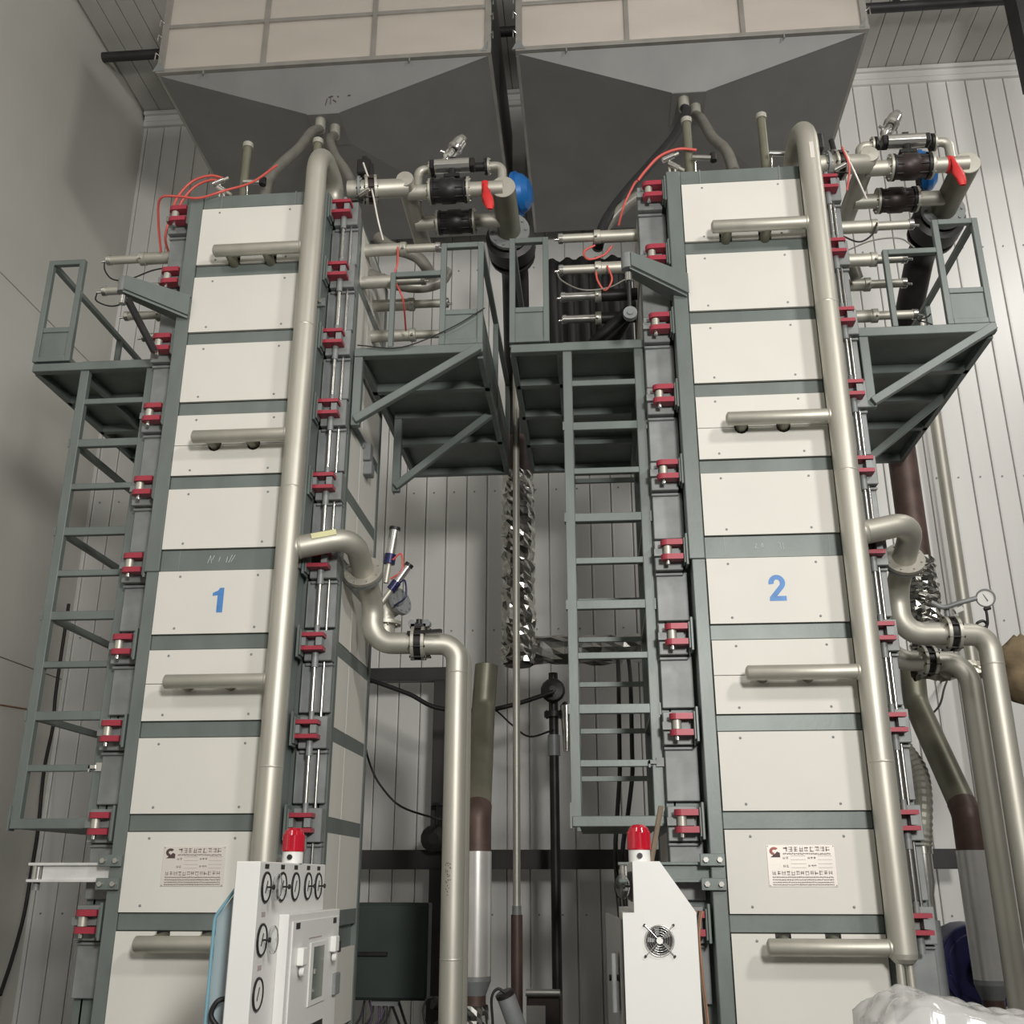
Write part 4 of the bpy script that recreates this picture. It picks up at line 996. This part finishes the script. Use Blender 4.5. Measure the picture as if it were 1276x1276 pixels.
m = MB(); nx, nz = 26, 10  # dark sheet added in place of the shade behind the cylinders
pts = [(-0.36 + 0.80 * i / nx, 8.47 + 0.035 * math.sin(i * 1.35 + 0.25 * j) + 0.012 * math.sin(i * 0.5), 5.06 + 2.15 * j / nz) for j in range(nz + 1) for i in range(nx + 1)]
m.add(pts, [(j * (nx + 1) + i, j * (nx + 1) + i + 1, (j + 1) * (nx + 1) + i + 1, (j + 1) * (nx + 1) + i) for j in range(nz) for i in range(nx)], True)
o = m.build('shade_sheet', 'rubber')
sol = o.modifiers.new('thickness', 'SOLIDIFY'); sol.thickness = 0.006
tag(o, 'added dark sheet standing in for shade behind the air cylinders left of the right press', 'shade_sheet')

# ================================================================== BETWEEN AND BESIDE THE PRESSES
t = thing('standpipe', 'slim bright steel standpipe between the two presses with dark lower end', 'pipe', (-0.615, 7.9, 0))
MB().tube([(-0.615, 7.9, 6.2), (-0.615, 7.9, 1.36)], 0.028, 14).build('upper_pipe', 'steel', t)
MB().tube([(-0.615, 7.9, 1.36), (-0.615, 7.9, 0)], 0.042, 14).build('lower_pipe', 'brown_pipe', t)
MB().cyl((-0.615, 7.9, 1.36), (-0.615, 7.9, 1.42), 0.033, seg=14).build('coupling', 'plate', t)
t = thing('steam_pipe', 'slim black upright pipe with hand valve on the back wall left of the right ladder', 'pipe', (-0.385, 9.2, 0))
MB().tube([(-0.385, 9.2, 3.35), (-0.385, 9.2, 0)], 0.042, 14).build('pipe', 'iron', t)
MB().lathe((-0.385, 9.14, 3.18), (0, -1, 0), [(0, 0.0), (0, 0.10), (0.02, 0.11), (0.05, 0.09), (0.06, 0.03), (0.10, 0.03), (0.10, 0)], 14).build('hand_wheel', 'iron', t)
MB().flange((-0.385, 9.2, 2.98), (0, 0, 1), 0.085, 0.05, 6).build('flange', 'iron', t)
MB().cyl((-0.385, 9.2, 2.62), (-0.385, 9.2, 2.80), 0.055, seg=12).build('union', 'plate', t)
m = MB(); seg = 14; rings = []; rnd = random.Random(3)
for i in range(15):
    x = -0.62 + i * 0.085
    rings.append([(x + rnd.uniform(-0.02, 0.02), 8.8 + (0.12 + rnd.uniform(-0.022, 0.022)) * math.cos(2 * math.pi * j / seg), 3.47 + (0.12 + rnd.uniform(-0.022, 0.022)) * math.sin(2 * math.pi * j / seg)) for j in range(seg)])
m.add([p for g in rings for p in g], [(i * seg + j, i * seg + (j + 1) % seg, (i + 1) * seg + (j + 1) % seg, (i + 1) * seg + j) for i in range(14) for j in range(seg)])
tag(m.build('foil_wrapped_pipe', 'foil'), 'crumpled foil wrapped pipe lying across behind the right ladder', 'pipe')
tag(MB().tube([(-0.27, 9.15, 3.05), (-0.27, 9.15, 2.65)], 0.05, 12, rads=[0.055, 0.03]).lathe((-0.27, 9.15, 3.05), (0, 0, 1), [(0, 0.055), (0.03, 0.03), (0.04, 0)], 12).build('foil_bottle', 'foil'), 'pointed scrap of foil lagging hanging right of the black valve', 'lagging')

t = thing('electrical_box', 'dark green electrical box mounted between the left press and its discharge pipe', 'box', (-1.6, 8.35, 0.72))
MB().box((-1.88, 8.30, 0.75), (-1.32, 8.48, 1.43)).build('enclosure', 'box_green', t, 0.01)
MB().box((-1.87, 8.285, 0.765), (-1.33, 8.30, 1.415)).build('door', 'box_green', t, 0.006)
MB().box((-1.86, 8.262, 1.055), (-1.62, 8.285, 1.085)).build('latch_bar', 'iron', t, 0.004)
MB().box((-1.74, 8.34, 0.71), (-1.54, 8.44, 0.75)).build('gland_plate', 'plate', t)
for q in range(7):
    x = -1.80 + q * 0.035
    MB().tube(spline([(x, 8.38, 0.74), (x + rnd.uniform(-0.05, 0.05), 8.34, 0.62), (x - 0.06 + rnd.uniform(-0.1, 0.06), 8.3, 0.45), (x - 0.1, 8.35, 0.0)], 5), 0.008, 6).build('wire', 'violet_wire' if q % 2 else 'rubber', t)
for q in range(2):
    MB().tube(spline([(-1.60 + q * 0.06, 8.38, 0.73), (-1.52 + q * 0.05, 8.3, 0.60), (-1.42 + q * 0.04, 8.25, 0.40), (-1.40, 8.2, 0.0)], 5), 0.010, 6).build('wire', 'rubber', t)
tag(MB().tube([(-1.835, 7.95, 0), (-1.835, 7.95, 4.6)], 0.018, 10).build('conduit', 'steel'), 'thin upright conduit along the rear right edge of the left press', 'conduit')
flex('cable', 'thick black cable slung across behind the discharge pipe of the left press', [(-2.1, 9.0, 3.30), (-1.954, 9.0, 3.256), (-1.654, 9.0, 3.145), (-1.399, 9.0, 3.021), (-1.008, 9.0, 2.995), (-0.726, 9.0, 3.04), (-0.373, 9.0, 3.148)], 0.020, 'rubber', 'cable', 'black cables')
flex('cable', 'thin black cable drooping to the post right of the left press', [(-1.835, 7.96, 2.9), (-1.90, 8.4, 2.66), (-1.883, 8.6, 2.482), (-1.788, 8.6, 2.32), (-1.615, 8.6, 2.159), (-1.43, 9.2, 2.10), (-1.46, 9.85, 2.12)], 0.009, 'rubber', 'cable', 'black cables', 6)
flex('cable', 'thin black cable drooping behind the slim standpipe', [(-0.90, 8.95, 2.997), (-0.853, 9.0, 2.97), (-0.726, 9.0, 2.853), (-0.586, 9.05, 2.769), (-0.385, 9.16, 2.84)], 0.009, 'rubber', 'cable', 'black cables', 6)
flex('cable', 'long black cable running down the left wall corner behind the left ladder', [(-5.618, 10.272, 4.382), (-5.615, 10.272, 3.456), (-5.591, 10.272, 3.084), (-5.557, 10.165, 2.630), (-5.470, 10.058, 2.085), (-5.415, 9.951, 1.712), (-5.366, 9.844, 1.288), (-5.300, 9.630, 0.925), (-5.242, 9.416, 0.651)], 0.018, 'rubber', 'cable', 'black cables', 8)
flex('cable', 'thin red brown cable along the left wall at the picture edge', [(-5.674, 7.704, 3.151), (-5.674, 8.453, 3.077), (-5.674, 9.202, 3.151), (-5.674, 9.951, 3.205)], 0.008, 'orange_wire', 'cable', 'black cables', 6)
flex('cable', 'black cable slanting across the wall beside the olive duct of the right press', [(2.53, 8.22, 2.72), (2.60, 8.5, 2.78), (2.708, 8.9, 2.833), (2.856, 8.9, 2.964), (3.05, 9.3, 3.18), (3.35, 10.1, 3.40), (3.42, 10.49, 3.45)], 0.009, 'rubber', 'cable', 'black cables', 6)
for q, dx in enumerate((0, 0.09)):
    flex('cable', ['black cable hanging behind the lower rungs of the right ladder, left one', 'black cable hanging behind the lower rungs of the right ladder, right one'][q],
         [(0.19 + dx, 8.76, 3.40), (0.18 + dx, 8.1, 3.12), (0.165 + dx, 7.65, 2.9), (0.156 + dx, 7.6, 2.506), (0.15 + dx, 7.6, 2.3), (0.12 + dx * 0.8, 7.5, 2.0), (0.10 + dx * 0.5, 7.4, 1.7), (0.13 + dx * 0.5, 7.4, 1.0), (0.13 + dx * 0.5, 7.4, 0.01)], 0.016, 'rubber', 'cable', 'black cables', 8)
t = thing('hand_pump', 'dark hand valve on a short stem low on the post right of the left press', 'valve', (-1.45, 9.8, 1.85))
MB().cyl((-1.45, 9.8, 1.84), (-1.45, 9.8, 2.24), 0.06, seg=12).build('stem', 'iron', t)
MB().lathe((-1.45, 9.8, 2.24), (0, 0, 1), [(0, 0.0), (0, 0.11), (0.025, 0.11), (0.025, 0.0)], 14).build('hand_wheel', 'iron', t)
MB().lathe((-1.52, 9.78, 1.95), (0, -1, 0), [(-0.05, 0.12), (0.05, 0.12), (0.06, 0.05), (0.06, 0)], 14).build('bonnet', 'iron', t)

# small valve cylinders on the elbow right of the left press
for q, (a, b, lab) in enumerate((((-1.435, 6.86, 3.72), (-1.405, 6.86, 3.96), 'small upright air cylinder above the outlet flange of the left press'),
                                 ((-1.40, 6.84, 3.52), (-1.29, 6.84, 3.68), 'small slanted air cylinder behind the outlet flange of the left press'))):
    t = thing('valve_actuator', lab, 'cylinder', a, 'outlet valve actuators')
    A, B = V(a), V(b); d = (B - A).normalized()
    MB().cyl(A + d * 0.04, B, 0.036 if q == 0 else 0.028, seg=14).build('barrel', 'steel_bright', t)
    MB().cyl(B - d * 0.012, B + d * 0.012, 0.040 if q == 0 else 0.032, seg=14).build('end_cap', 'iron', t)
    MB().cyl(A - d * 0.02, A + d * 0.05, 0.042 if q == 0 else 0.034, seg=14).build('collar', 'navy', t)
    MB().cyl(A - d * 0.16, A - d * 0.02, 0.02, seg=10).build('yoke', 'steel', t)
    MB().tube(spline([A + V((0.03, -0.03, 0.0)), A + V((0.09, -0.04, 0.04)), A + V((0.10, -0.04, -0.08)), A + V((0.02, -0.03, -0.14))], 5), 0.007, 6).build('tube', 'navy' if q else 'red_hose', t)
t = thing('junction_box', 'small grey junction box hanging on the rear edge of the left press', 'box', (-1.60, 6.72, 4.28))
MB().box((-1.665, 6.66, 4.42), (-1.565, 6.76, 4.56)).build('lid', 'plate', t, 0.006)
MB().box((-1.65, 6.68, 4.32), (-1.555, 6.78, 4.42)).build('base', 'plate', t, 0.006)
MB().cyl((-1.62, 6.655, 4.52), (-1.62, 6.64, 4.52), 0.018, seg=10).build('boss', 'plate', t)

# right of the right press
tag(MB().tube([(3.645, 10.2, 0), (3.645, 10.2, 7.4)], 0.058, 14).build('wall_pipe', 'steel'), 'pale upright pipe fixed to the ribbed wall right of the right press', 'pipe')
t = thing('pressure_gauge', 'round pressure gauge on a looped siphon tube above the discharge pipe of the right press', 'gauge', (2.46, 6.62, 3.1))
gc = V((2.502, 6.60, 3.297)); gd = V((-0.32, -0.9, -0.28)).normalized()
MB().lathe(gc - gd * 0.02, gd, [(0, 0.0), (0, 0.058), (0.03, 0.060), (0.036, 0.056), (0.036, 0.050), (0.028, 0.050)], 22).build('case', 'plate', t)
MB().cyl(gc, gc + gd * 0.009, 0.050, seg=22).build('dial', 'gauge_face', t)
MB().bar(gc + gd * 0.011 + V((0.012, 0, -0.02)), gc + gd * 0.011 + V((-0.015, 0, 0.03)), 0.003, 0.004).build('needle', 'black', t)
MB().tube(spline([gc + V((-0.01, 0, -0.06)), gc + V((-0.005, 0.01, -0.12)), gc + V((-0.01, 0.02, -0.175)), gc + V((-0.05, 0.02, -0.19)), gc + V((-0.075, 0.01, -0.165)), gc + V((-0.04, 0.0, -0.15)), gc + V((-0.015, 0.01, -0.17)), gc + V((-0.03, 0.02, -0.215))], 5), 0.009, 8).build('siphon', 'black', t)
MB().cyl(gc + V((-0.02, 0, -0.075)), gc + V((0.02, 0, -0.065)), 0.012, seg=8).build('cock', 'iron', t)
m = MB(); seg = 16; rings = []; rnd = random.Random(11)
for i in range(12):
    z = 3.12 - i * 0.042; rr = [0.03, 0.09, 0.13, 0.15, 0.15, 0.14, 0.145, 0.15, 0.14, 0.12, 0.08, 0.02][i]
    rings.append([(2.80 + (rr + rnd.uniform(-0.02, 0.02)) * math.cos(2 * math.pi * j / seg), 6.95 + (rr + rnd.uniform(-0.02, 0.02)) * math.sin(2 * math.pi * j / seg), z + rnd.uniform(-0.015, 0.015)) for j in range(seg)])
m.add([p for g in rings for p in g], [(i * seg + j, i * seg + (j + 1) % seg, (i + 1) * seg + (j + 1) % seg, (i + 1) * seg + j) for i in range(11) for j in range(seg)], True)
tag(m.build('insulation_lump', 'wool'), 'lumpy brown insulation wrapped round a fitting at the right picture edge', 'insulation')
m = MB(); rings = []; seg = 14
for i in range(11):
    x = 2.15 + i * 0.045
    rings.append([(x, 7.12 + (0.07 + rnd.uniform(-0.016, 0.016)) * math.cos(2 * math.pi * j / seg), 2.93 + (0.06 + rnd.uniform(-0.02, 0.02)) * math.sin(2 * math.pi * j / seg)) for j in range(seg)])
m.add([p for g in rings for p in g], [(i * seg + j, i * seg + (j + 1) % seg, (i + 1) * seg + (j + 1) % seg, (i + 1) * seg + j) for i in range(10) for j in range(seg)])
tag(m.build('foil_wrapped_pipe', 'foil_dull'), 'torn foil wrapped pipe under the lever valve of the right press', 'pipe')
t = thing('flexible_duct', 'ribbed grey flexible duct with clamped metal end right of the right press', 'duct', (2.28, 7.9, 0))
path = spline([(2.335, 8.4, 2.70), (2.36, 8.3, 2.55), (2.40, 8.15, 2.38), (2.366, 8.0, 2.185), (2.307, 7.9, 1.955), (2.284, 7.9, 1.80)], 9)
MB().tube(path, 0.065, 14, rads=[0.068 if i % 2 else 0.060 for i in range(len(path))], smooth=False).build('flexible_tube', 'flexduct', t)
MB().cyl((2.284, 7.9, 1.77), (2.284, 7.9, 1.82), 0.068, seg=16).build('clamp', 'steel_bright', t)
MB().tube([(2.284, 7.9, 1.77), (2.284, 7.9, 1.58), (2.28, 7.9, 1.50), (2.28, 7.9, 1.33)], 0.055, 16, rads=[0.058, 0.058, 0.045, 0.045]).build('metal_end', 'steel_bright', t)
MB().tube([(2.28, 7.9, 1.33), (2.28, 7.9, 0)], 0.06, 12).build('lower_pipe', 'plate', t)
t = thing('pump_motor', 'navy blue motor housing at the foot of the clad pipe right of the right press', 'motor', (2.63, 8.25, 0))
MB().lathe((2.63, 8.05, 1.02), (0, 1, 0), [(0, 0.0), (0, 0.22), (0.03, 0.285), (0.06, 0.29), (0.35, 0.29), (0.38, 0.26), (0.38, 0)], 24).build('casing', 'navy', t)
MB().flange((2.63, 8.07, 1.02), (0, 1, 0), 0.275, 0.03, 12, 0.010).build('flange', 'navy', t)
MB().box((2.48, 8.1, 0.0), (2.78, 8.4, 0.75)).build('pedestal', 'navy', t, 0.01)
MB().cyl((2.63, 7.98, 1.02), (2.63, 8.05, 1.02), 0.09, seg=16).build('hub', 'navy', t)
t = thing('steel_upright', 'flat grey steel upright between the right press and the navy motor', 'post', (2.0, 7.2, 0))
MB().box((1.93, 7.18, 0), (2.03, 7.20, 1.42)).build('plate', 'plate', t, 0.003)
MB().box((1.93, 7.20, 0), (1.945, 7.28, 1.42)).build('flange', 'plate', t, 0.003)
MB().tube(spline([(1.87, 7.1, 1.35), (1.90, 7.1, 1.2), (1.93, 7.1, 1.12), (1.91, 7.1, 1.05), (1.86, 7.1, 1.03)], 5), 0.006, 6).build('cable', 'rubber', t)

# film wrapped bundle in the lower right foreground
m = MB(); nx, ny = 60, 34; rnd = random.Random(21)
rows_ = []
folds = [(rnd.uniform(0, 6.28), rnd.uniform(5, 16), rnd.uniform(-9, 9), rnd.uniform(0.004, 0.011)) for _ in range(7)]
for j in range(ny + 1):
    for i in range(nx + 1):
        u, v_ = i / nx, j / ny
        x = 0.80 + u * 0.80; y = 3.38 + v_ * 0.46
        top = 1.20 + 0.05 * math.exp(-((x - 0.94) / 0.10) ** 2) + 0.025 * math.exp(-((x - 1.08) / 0.15) ** 2) - 0.06 * max(0, x - 1.1)
        e = min(u * 0.80, v_ * 0.46, (1 - v_) * 0.46, (1 - u) * 0.8)
        h = top - 0.55 * max(0, 0.07 - e) + sum(a * abs(math.sin(p + fx * u * 1.7 + fy * v_)) for p, fx, fy, a in folds) - 0.022
        if e < 1e-6: h = 0.5
        rows_.append((x + rnd.uniform(-0.002, 0.002), y, h))
m.add(rows_, [(j * (nx + 1) + i, j * (nx + 1) + i + 1, (j + 1) * (nx + 1) + i + 1, (j + 1) * (nx + 1) + i) for j in range(ny) for i in range(nx)], True)
t = thing('wrapped_bundle', 'bundle under crumpled clear plastic film in the lower right corner', 'bundle', (1.2, 3.61, 0))
m.build('plastic_sheet', 'plastic_film', t)
MB().box((0.86, 3.44, 0.0), (1.54, 3.78, 1.08)).build('carton', 'galv', t, 0.01)

# ================================================================== CONTROL CABINETS
def gauge(parent, c, r, axis, open_cover=False, face='gauge_face', knob=True):
    c = V(c); d = V(axis)
    g = MB().lathe(c, d, [(0, r), (0.006, r), (0.009, r * 0.92), (0.005, r * 0.84)], 24).build('gauge', 'black', parent)
    MB().cyl(c + d * 0.001, c + d * 0.004, r * 0.86, seg=24).build('dial', face, g)
    q = c + d * 0.0055
    MB().bar(q + V((0, -0.012, -0.022)), q + V((0, 0.010, 0.024)), 0.002, 0.006).build('needle', 'black', g)
    if open_cover:
        cc = c + V((d.x * 0.040, 0.02, 0))
        dd = V((d.x * 0.80, 0.6, 0)).normalized()
        MB().cyl(cc, cc + dd * 0.006, r * 0.85, seg=22).build('cover_glass', 'glass', g)
    if knob: MB().cyl(c + d * 0.006, c + d * 0.034, 0.004, seg=6).cyl(c + d * 0.030, c + d * 0.038, 0.010, seg=8).build('knob', 'black', g)
    return g

t = thing('control_cabinet', 'white control cabinet with round gauges in front of the left press', 'cabinet', (-1.40, 4.75, 0), 'control cabinets')
X0, X1, Y0, Y1, ZT = -1.445, -1.346, 4.2, 5.225, 1.667
MB().box((X0, Y0, 0), (X1, Y1, ZT)).build('housing', 'cab_white', t, 0.004)
bx = MB().box((X1, 4.50, 0.2), (-1.302, 5.385, 1.462)).build('switch_box', 'cab_white', t, 0.004)
dr = MB().box((-1.302, 4.545, 0.25), (-1.294, 5.345, 1.432)).build('door', 'cab_white', bx, 0.003)
MB().box((-1.294, 4.83, 1.075), (-1.288, 5.13, 1.335)).build('window_frame', 'cab_white', dr, 0.002)
MB().box((-1.288, 4.88, 1.10), (-1.2865, 5.06, 1.315)).build('window_pane', 'window_glass', dr)
for y in (4.62, 5.26):
    MB().box((-1.294, y - 0.03, 1.40), (-1.2925, y + 0.03, 1.425)).build('name_tag', 'black', dr)
MB().box((-1.294, 4.80, 1.352), (-1.2925, 5.02, 1.357)).build('shadow_line', 'ink', dr)
MB().box((-1.294, 4.85, 0.85), (-1.2925, 5.12, 1.0)).build('meter', 'black', dr)
for y, z in ((4.66, 1.29), (5.22, 1.31)):
    MB().box((-1.294, y - 0.035, z - 0.035), (-1.265, y + 0.035, z + 0.035)).build('switch_guard', 'gauge_face', dr, 0.004)
    MB().cyl((-1.285, y, z - 0.06), (-1.265, y, z - 0.06), 0.018, seg=10).build('push_button', 'cab_white', dr)
lk = MB().box((-1.30, 5.27, 1.08), (-1.278, 5.37, 1.175)).build('lock', 'plate', dr, 0.004)
MB().box((-1.296, 5.345, 1.265), (-1.284, 5.375, 1.315)).build('hinge', 'black', dr)
MB().box((-1.288, 4.885, 1.205), (-1.278, 4.91, 1.225)).build('window_latch', 'steel_bright', dr)
for i, y in enumerate((4.29, 4.508, 4.709, 4.914, 5.095)):
    gauge(t, (X1, y, 1.570), 0.060, (1, 0, 0), i == 0, 'gauge_face', i != 2)
    MB().box((X1, y - 0.026, 1.640), (X1 + 0.0015, y + 0.026, 1.658)).build('name_tag', 'black', t)
for i, z in enumerate((1.374, 1.179)):
    gauge(t, (X1, 4.285, z), 0.062, (1, 0, 0), i == 0, 'gauge_face', i == 0)
    MB().box((X1, 4.26, z + 0.085), (X1 + 0.0015, 4.31, z + 0.103)).build('name_tag', 'ink', t)
# rear sloping cover of the cabinet
MB().prism([(-1.445, 0.0), (-1.56, 0.0), (-1.56, 1.46), (-1.525, 1.50), (-1.445, 1.615)][::-1], 4.36, 5.2).build('rear_cover', 'cab_blue', t, 0.003)
MB().tube(fillet([(-1.565, 4.35, 0.0), (-1.565, 4.35, 1.455), (-1.448, 4.35, 1.622)], 0.05, 4), 0.007, 8).build('cover_edge', 'cab_edge_blue', t)
MB().tube(spline([(-1.49, 4.345, 0.0), (-1.49, 4.345, 1.2), (-1.475, 4.345, 1.45), (-1.447, 4.345, 1.55)], 5), 0.006, 8).build('seal', 'ink', t)
MB().tube(spline([(-1.47, 4.33, 1.16), (-1.51, 4.31, 1.15), (-1.53, 4.31, 1.10), (-1.49, 4.31, 1.05)], 5), 0.010, 8).build('cable', 'rubber', t)

def beacon(c, zb, label):
    t = thing('beacon_light', label, 'beacon', (c[0], c[1], zb), 'warning beacons')
    MB().lathe((c[0], c[1], zb), (0, 0, 1), [(0, 0.0), (0, 0.046), (0.05, 0.046), (0.05, 0.0)], 20).build('base', 'cab_white', t)
    MB().lathe((c[0], c[1], zb + 0.05), (0, 0, 1), [(0, 0.048), (0.006, 0.050), (0.07, 0.047), (0.09, 0.040), (0.102, 0.025), (0.105, 0.0)], 22).build('lens', 'beacon_red', t)
    m = MB()
    for k in range(14):
        a = 2 * math.pi * k / 14
        m.cyl((c[0] + 0.0485 * math.cos(a), c[1] + 0.0485 * math.sin(a), zb + 0.055), (c[0] + 0.046 * math.cos(a), c[1] + 0.046 * math.sin(a), zb + 0.125), 0.003, seg=5)
    m.build('lens_rib', 'beacon_red', t)
    MB().cyl((c[0], c[1] - 0.044, zb + 0.026), (c[0], c[1] - 0.052, zb + 0.026), 0.012, seg=10).build('buzzer', 'black', t)
beacon((-1.385, 4.78), 1.667, 'red beacon light on top of the gauge cabinet at the left press')

t = thing('control_cabinet', 'white control cabinet with round fan grille in front of the right press', 'cabinet', (0.22, 4.9, 0), 'control cabinets')
poly = [(0.08, 0.0), (0.372, 0.0), (0.370, 1.476), (0.235, 1.668), (0.126, 1.668), (0.126, 1.475), (0.08, 1.474)]
MB().prism(poly, 4.40, 5.40).build('housing', 'cab_white', t, 0.003)
fc = V((0.221, 4.40, 1.373))
fan = MB().cyl(fc + V((0, 0.001, 0)), fc + V((0, -0.004, 0)), 0.053, seg=26).build('fan', 'black', t)
for r in (0.022, 0.031, 0.040, 0.049, 0.057):
    pts = [fc + V((r * math.cos(2 * math.pi * k / 24), -0.010, r * math.sin(2 * math.pi * k / 24))) for k in range(25)]
    MB().tube(pts, 0.0012, 5, False).build('grille_ring', 'steel_bright', fan)
for a in (45, 135, 225, 315):
    d = V((math.cos(R(a)), 0, math.sin(R(a))))
    MB().tube([fc + d * 0.012 + V((0, -0.011, 0)), fc + d * 0.080 + V((0, -0.008, 0))], 0.0022, 6).build('grille_arm', 'steel_bright', fan)
    MB().cyl(fc + d * 0.080, fc + d * 0.080 + V((0, -0.010, 0)), 0.005, seg=8).build('screw', 'black', fan)
MB().cyl(fc + V((0, -0.004, 0)), fc + V((0, -0.009, 0)), 0.013, seg=16).build('hub', 'gauge_face', fan)
m = MB()
for k in range(5):
    a = R(72 * k + 20); d = V((math.cos(a), 0, math.sin(a))); e = V((-math.sin(a), 0, math.cos(a)))
    m.sheet([fc + V((0, -0.005, 0)) + d * 0.018, fc + V((0, -0.005, 0)) + d * 0.046, fc + V((0, -0.007, 0)) + d * 0.044 + e * 0.018, fc + V((0, -0.007, 0)) + d * 0.02 + e * 0.012], 0.001)
m.build('blade', 'plate', fan)
for y in (4.55, 4.78, 5.0):
    g = gauge(t, (0.126, y, 1.572), 0.060, (-1, 0, 0), y < 4.6)
dm = MB().bar((0.072, 4.46, 0.95), (0.020, 5.32, 0.95), 0.012, 1.0)
dd = dm.build('door', 'cab_shaded', t, 0.003)
MB().box((0.03, 4.50, 1.10), (0.05, 4.60, 1.32)).build('meter', 'plate', dd, 0.004)
MB().cyl((0.056, 4.62, 1.22), (0.02, 4.62, 1.22), 0.012, seg=10).build('knob', 'black', dd)
beacon((0.163, 4.62), 1.667, 'red beacon light on top of the fan cabinet at the right press')
o = MB().bar((0.213, 4.66, 1.668), (0.268, 4.70, 1.90), 0.022, 0.030, (0, 1, 0)).build('wooden_stick', 'wood', None, 0.003)
tag(o, 'brown wooden stick standing beside the beacon on the fan cabinet', 'stick')
for q in range(5):
    dx = q * 0.008
    flex('wire', ['thin tan wire hanging right of the fan cabinet, outermost', 'brown wire hanging right of the fan cabinet, next to the outermost', 'dark wire hanging in the middle right of the fan cabinet', 'tan wire hanging close to the fan cabinet side', 'brown wire hanging closest to the fan cabinet side'][q],
         [(0.425 - dx, 4.75, 1.47), (0.412 - dx, 4.72, 1.43), (0.402 - dx, 4.70, 1.36), (0.408 - dx, 4.70, 1.20), (0.42 - dx, 4.70, 1.0), (0.43 - dx, 4.7, 0.4)], 0.0045, ['orange_wire', 'wood', 'rubber', 'orange_wire', 'wood'][q], 'wire', 'wires beside the fan cabinet', 6)

# small things low in the gap
t = thing('inclined_motor', 'small grey cylinder motor leaning at the foot of the slim standpipe', 'motor', (-0.54, 6.6, 0))
MB().cyl((-0.50, 6.6, 0.76), (-0.575, 6.55, 0.96), 0.055, seg=16).build('body', 'plate', t)
MB().lathe((-0.575, 6.55, 0.96), (-0.075, -0.05, 0.2), [(0, 0.058), (0.02, 0.058), (0.028, 0.04), (0.028, 0)], 16).build('cap', 'iron', t)
MB().tube(spline([(-0.575, 6.52, 0.98), (-0.62, 6.52, 1.0), (-0.655, 6.52, 0.95), (-0.65, 6.55, 0.80), (-0.66, 6.6, 0.6)], 5), 0.008, 6).build('cable', 'rubber', t)
MB().bar((-0.50, 6.6, 0.0), (-0.50, 6.6, 0.78), 0.10, 0.10).build('stand', 'iron', t)
t = thing('pipe_stub', 'short dark pipe stub with looped cable left of the discharge pipe of the left press', 'pipe', (-1.02, 7.0, 0.8))
MB().cyl((-1.06, 6.95, 0.88), (-0.93, 7.05, 0.82), 0.038, seg=14).build('stub', 'iron', t)
MB().tube(spline([(-1.06, 6.93, 0.91), (-1.10, 6.93, 0.90), (-1.12, 6.93, 0.83), (-1.09, 6.93, 0.74), (-1.02, 6.95, 0.78)], 5), 0.007, 6).build('cable', 'rubber', t)
t = thing('steel_trough', 'low steel trough with rounded edge at the foot of the gap between presses', 'trough', (-0.42, 8.0, 0))
MB().tube([(-0.555, 7.95, 0.845), (-0.315, 7.95, 0.845)], 0.025, 12).build('rolled_edge', 'steel_bright', t)
MB().box((-0.555, 7.98, 0.60), (-0.42, 8.0, 0.76)).build('front_sheet', 'steel_bright', t)
MB().box((-0.555, 8.0, 0.0), (-0.315, 8.4, 0.82)).build('frame', 'iron_brown', t, 0.01)
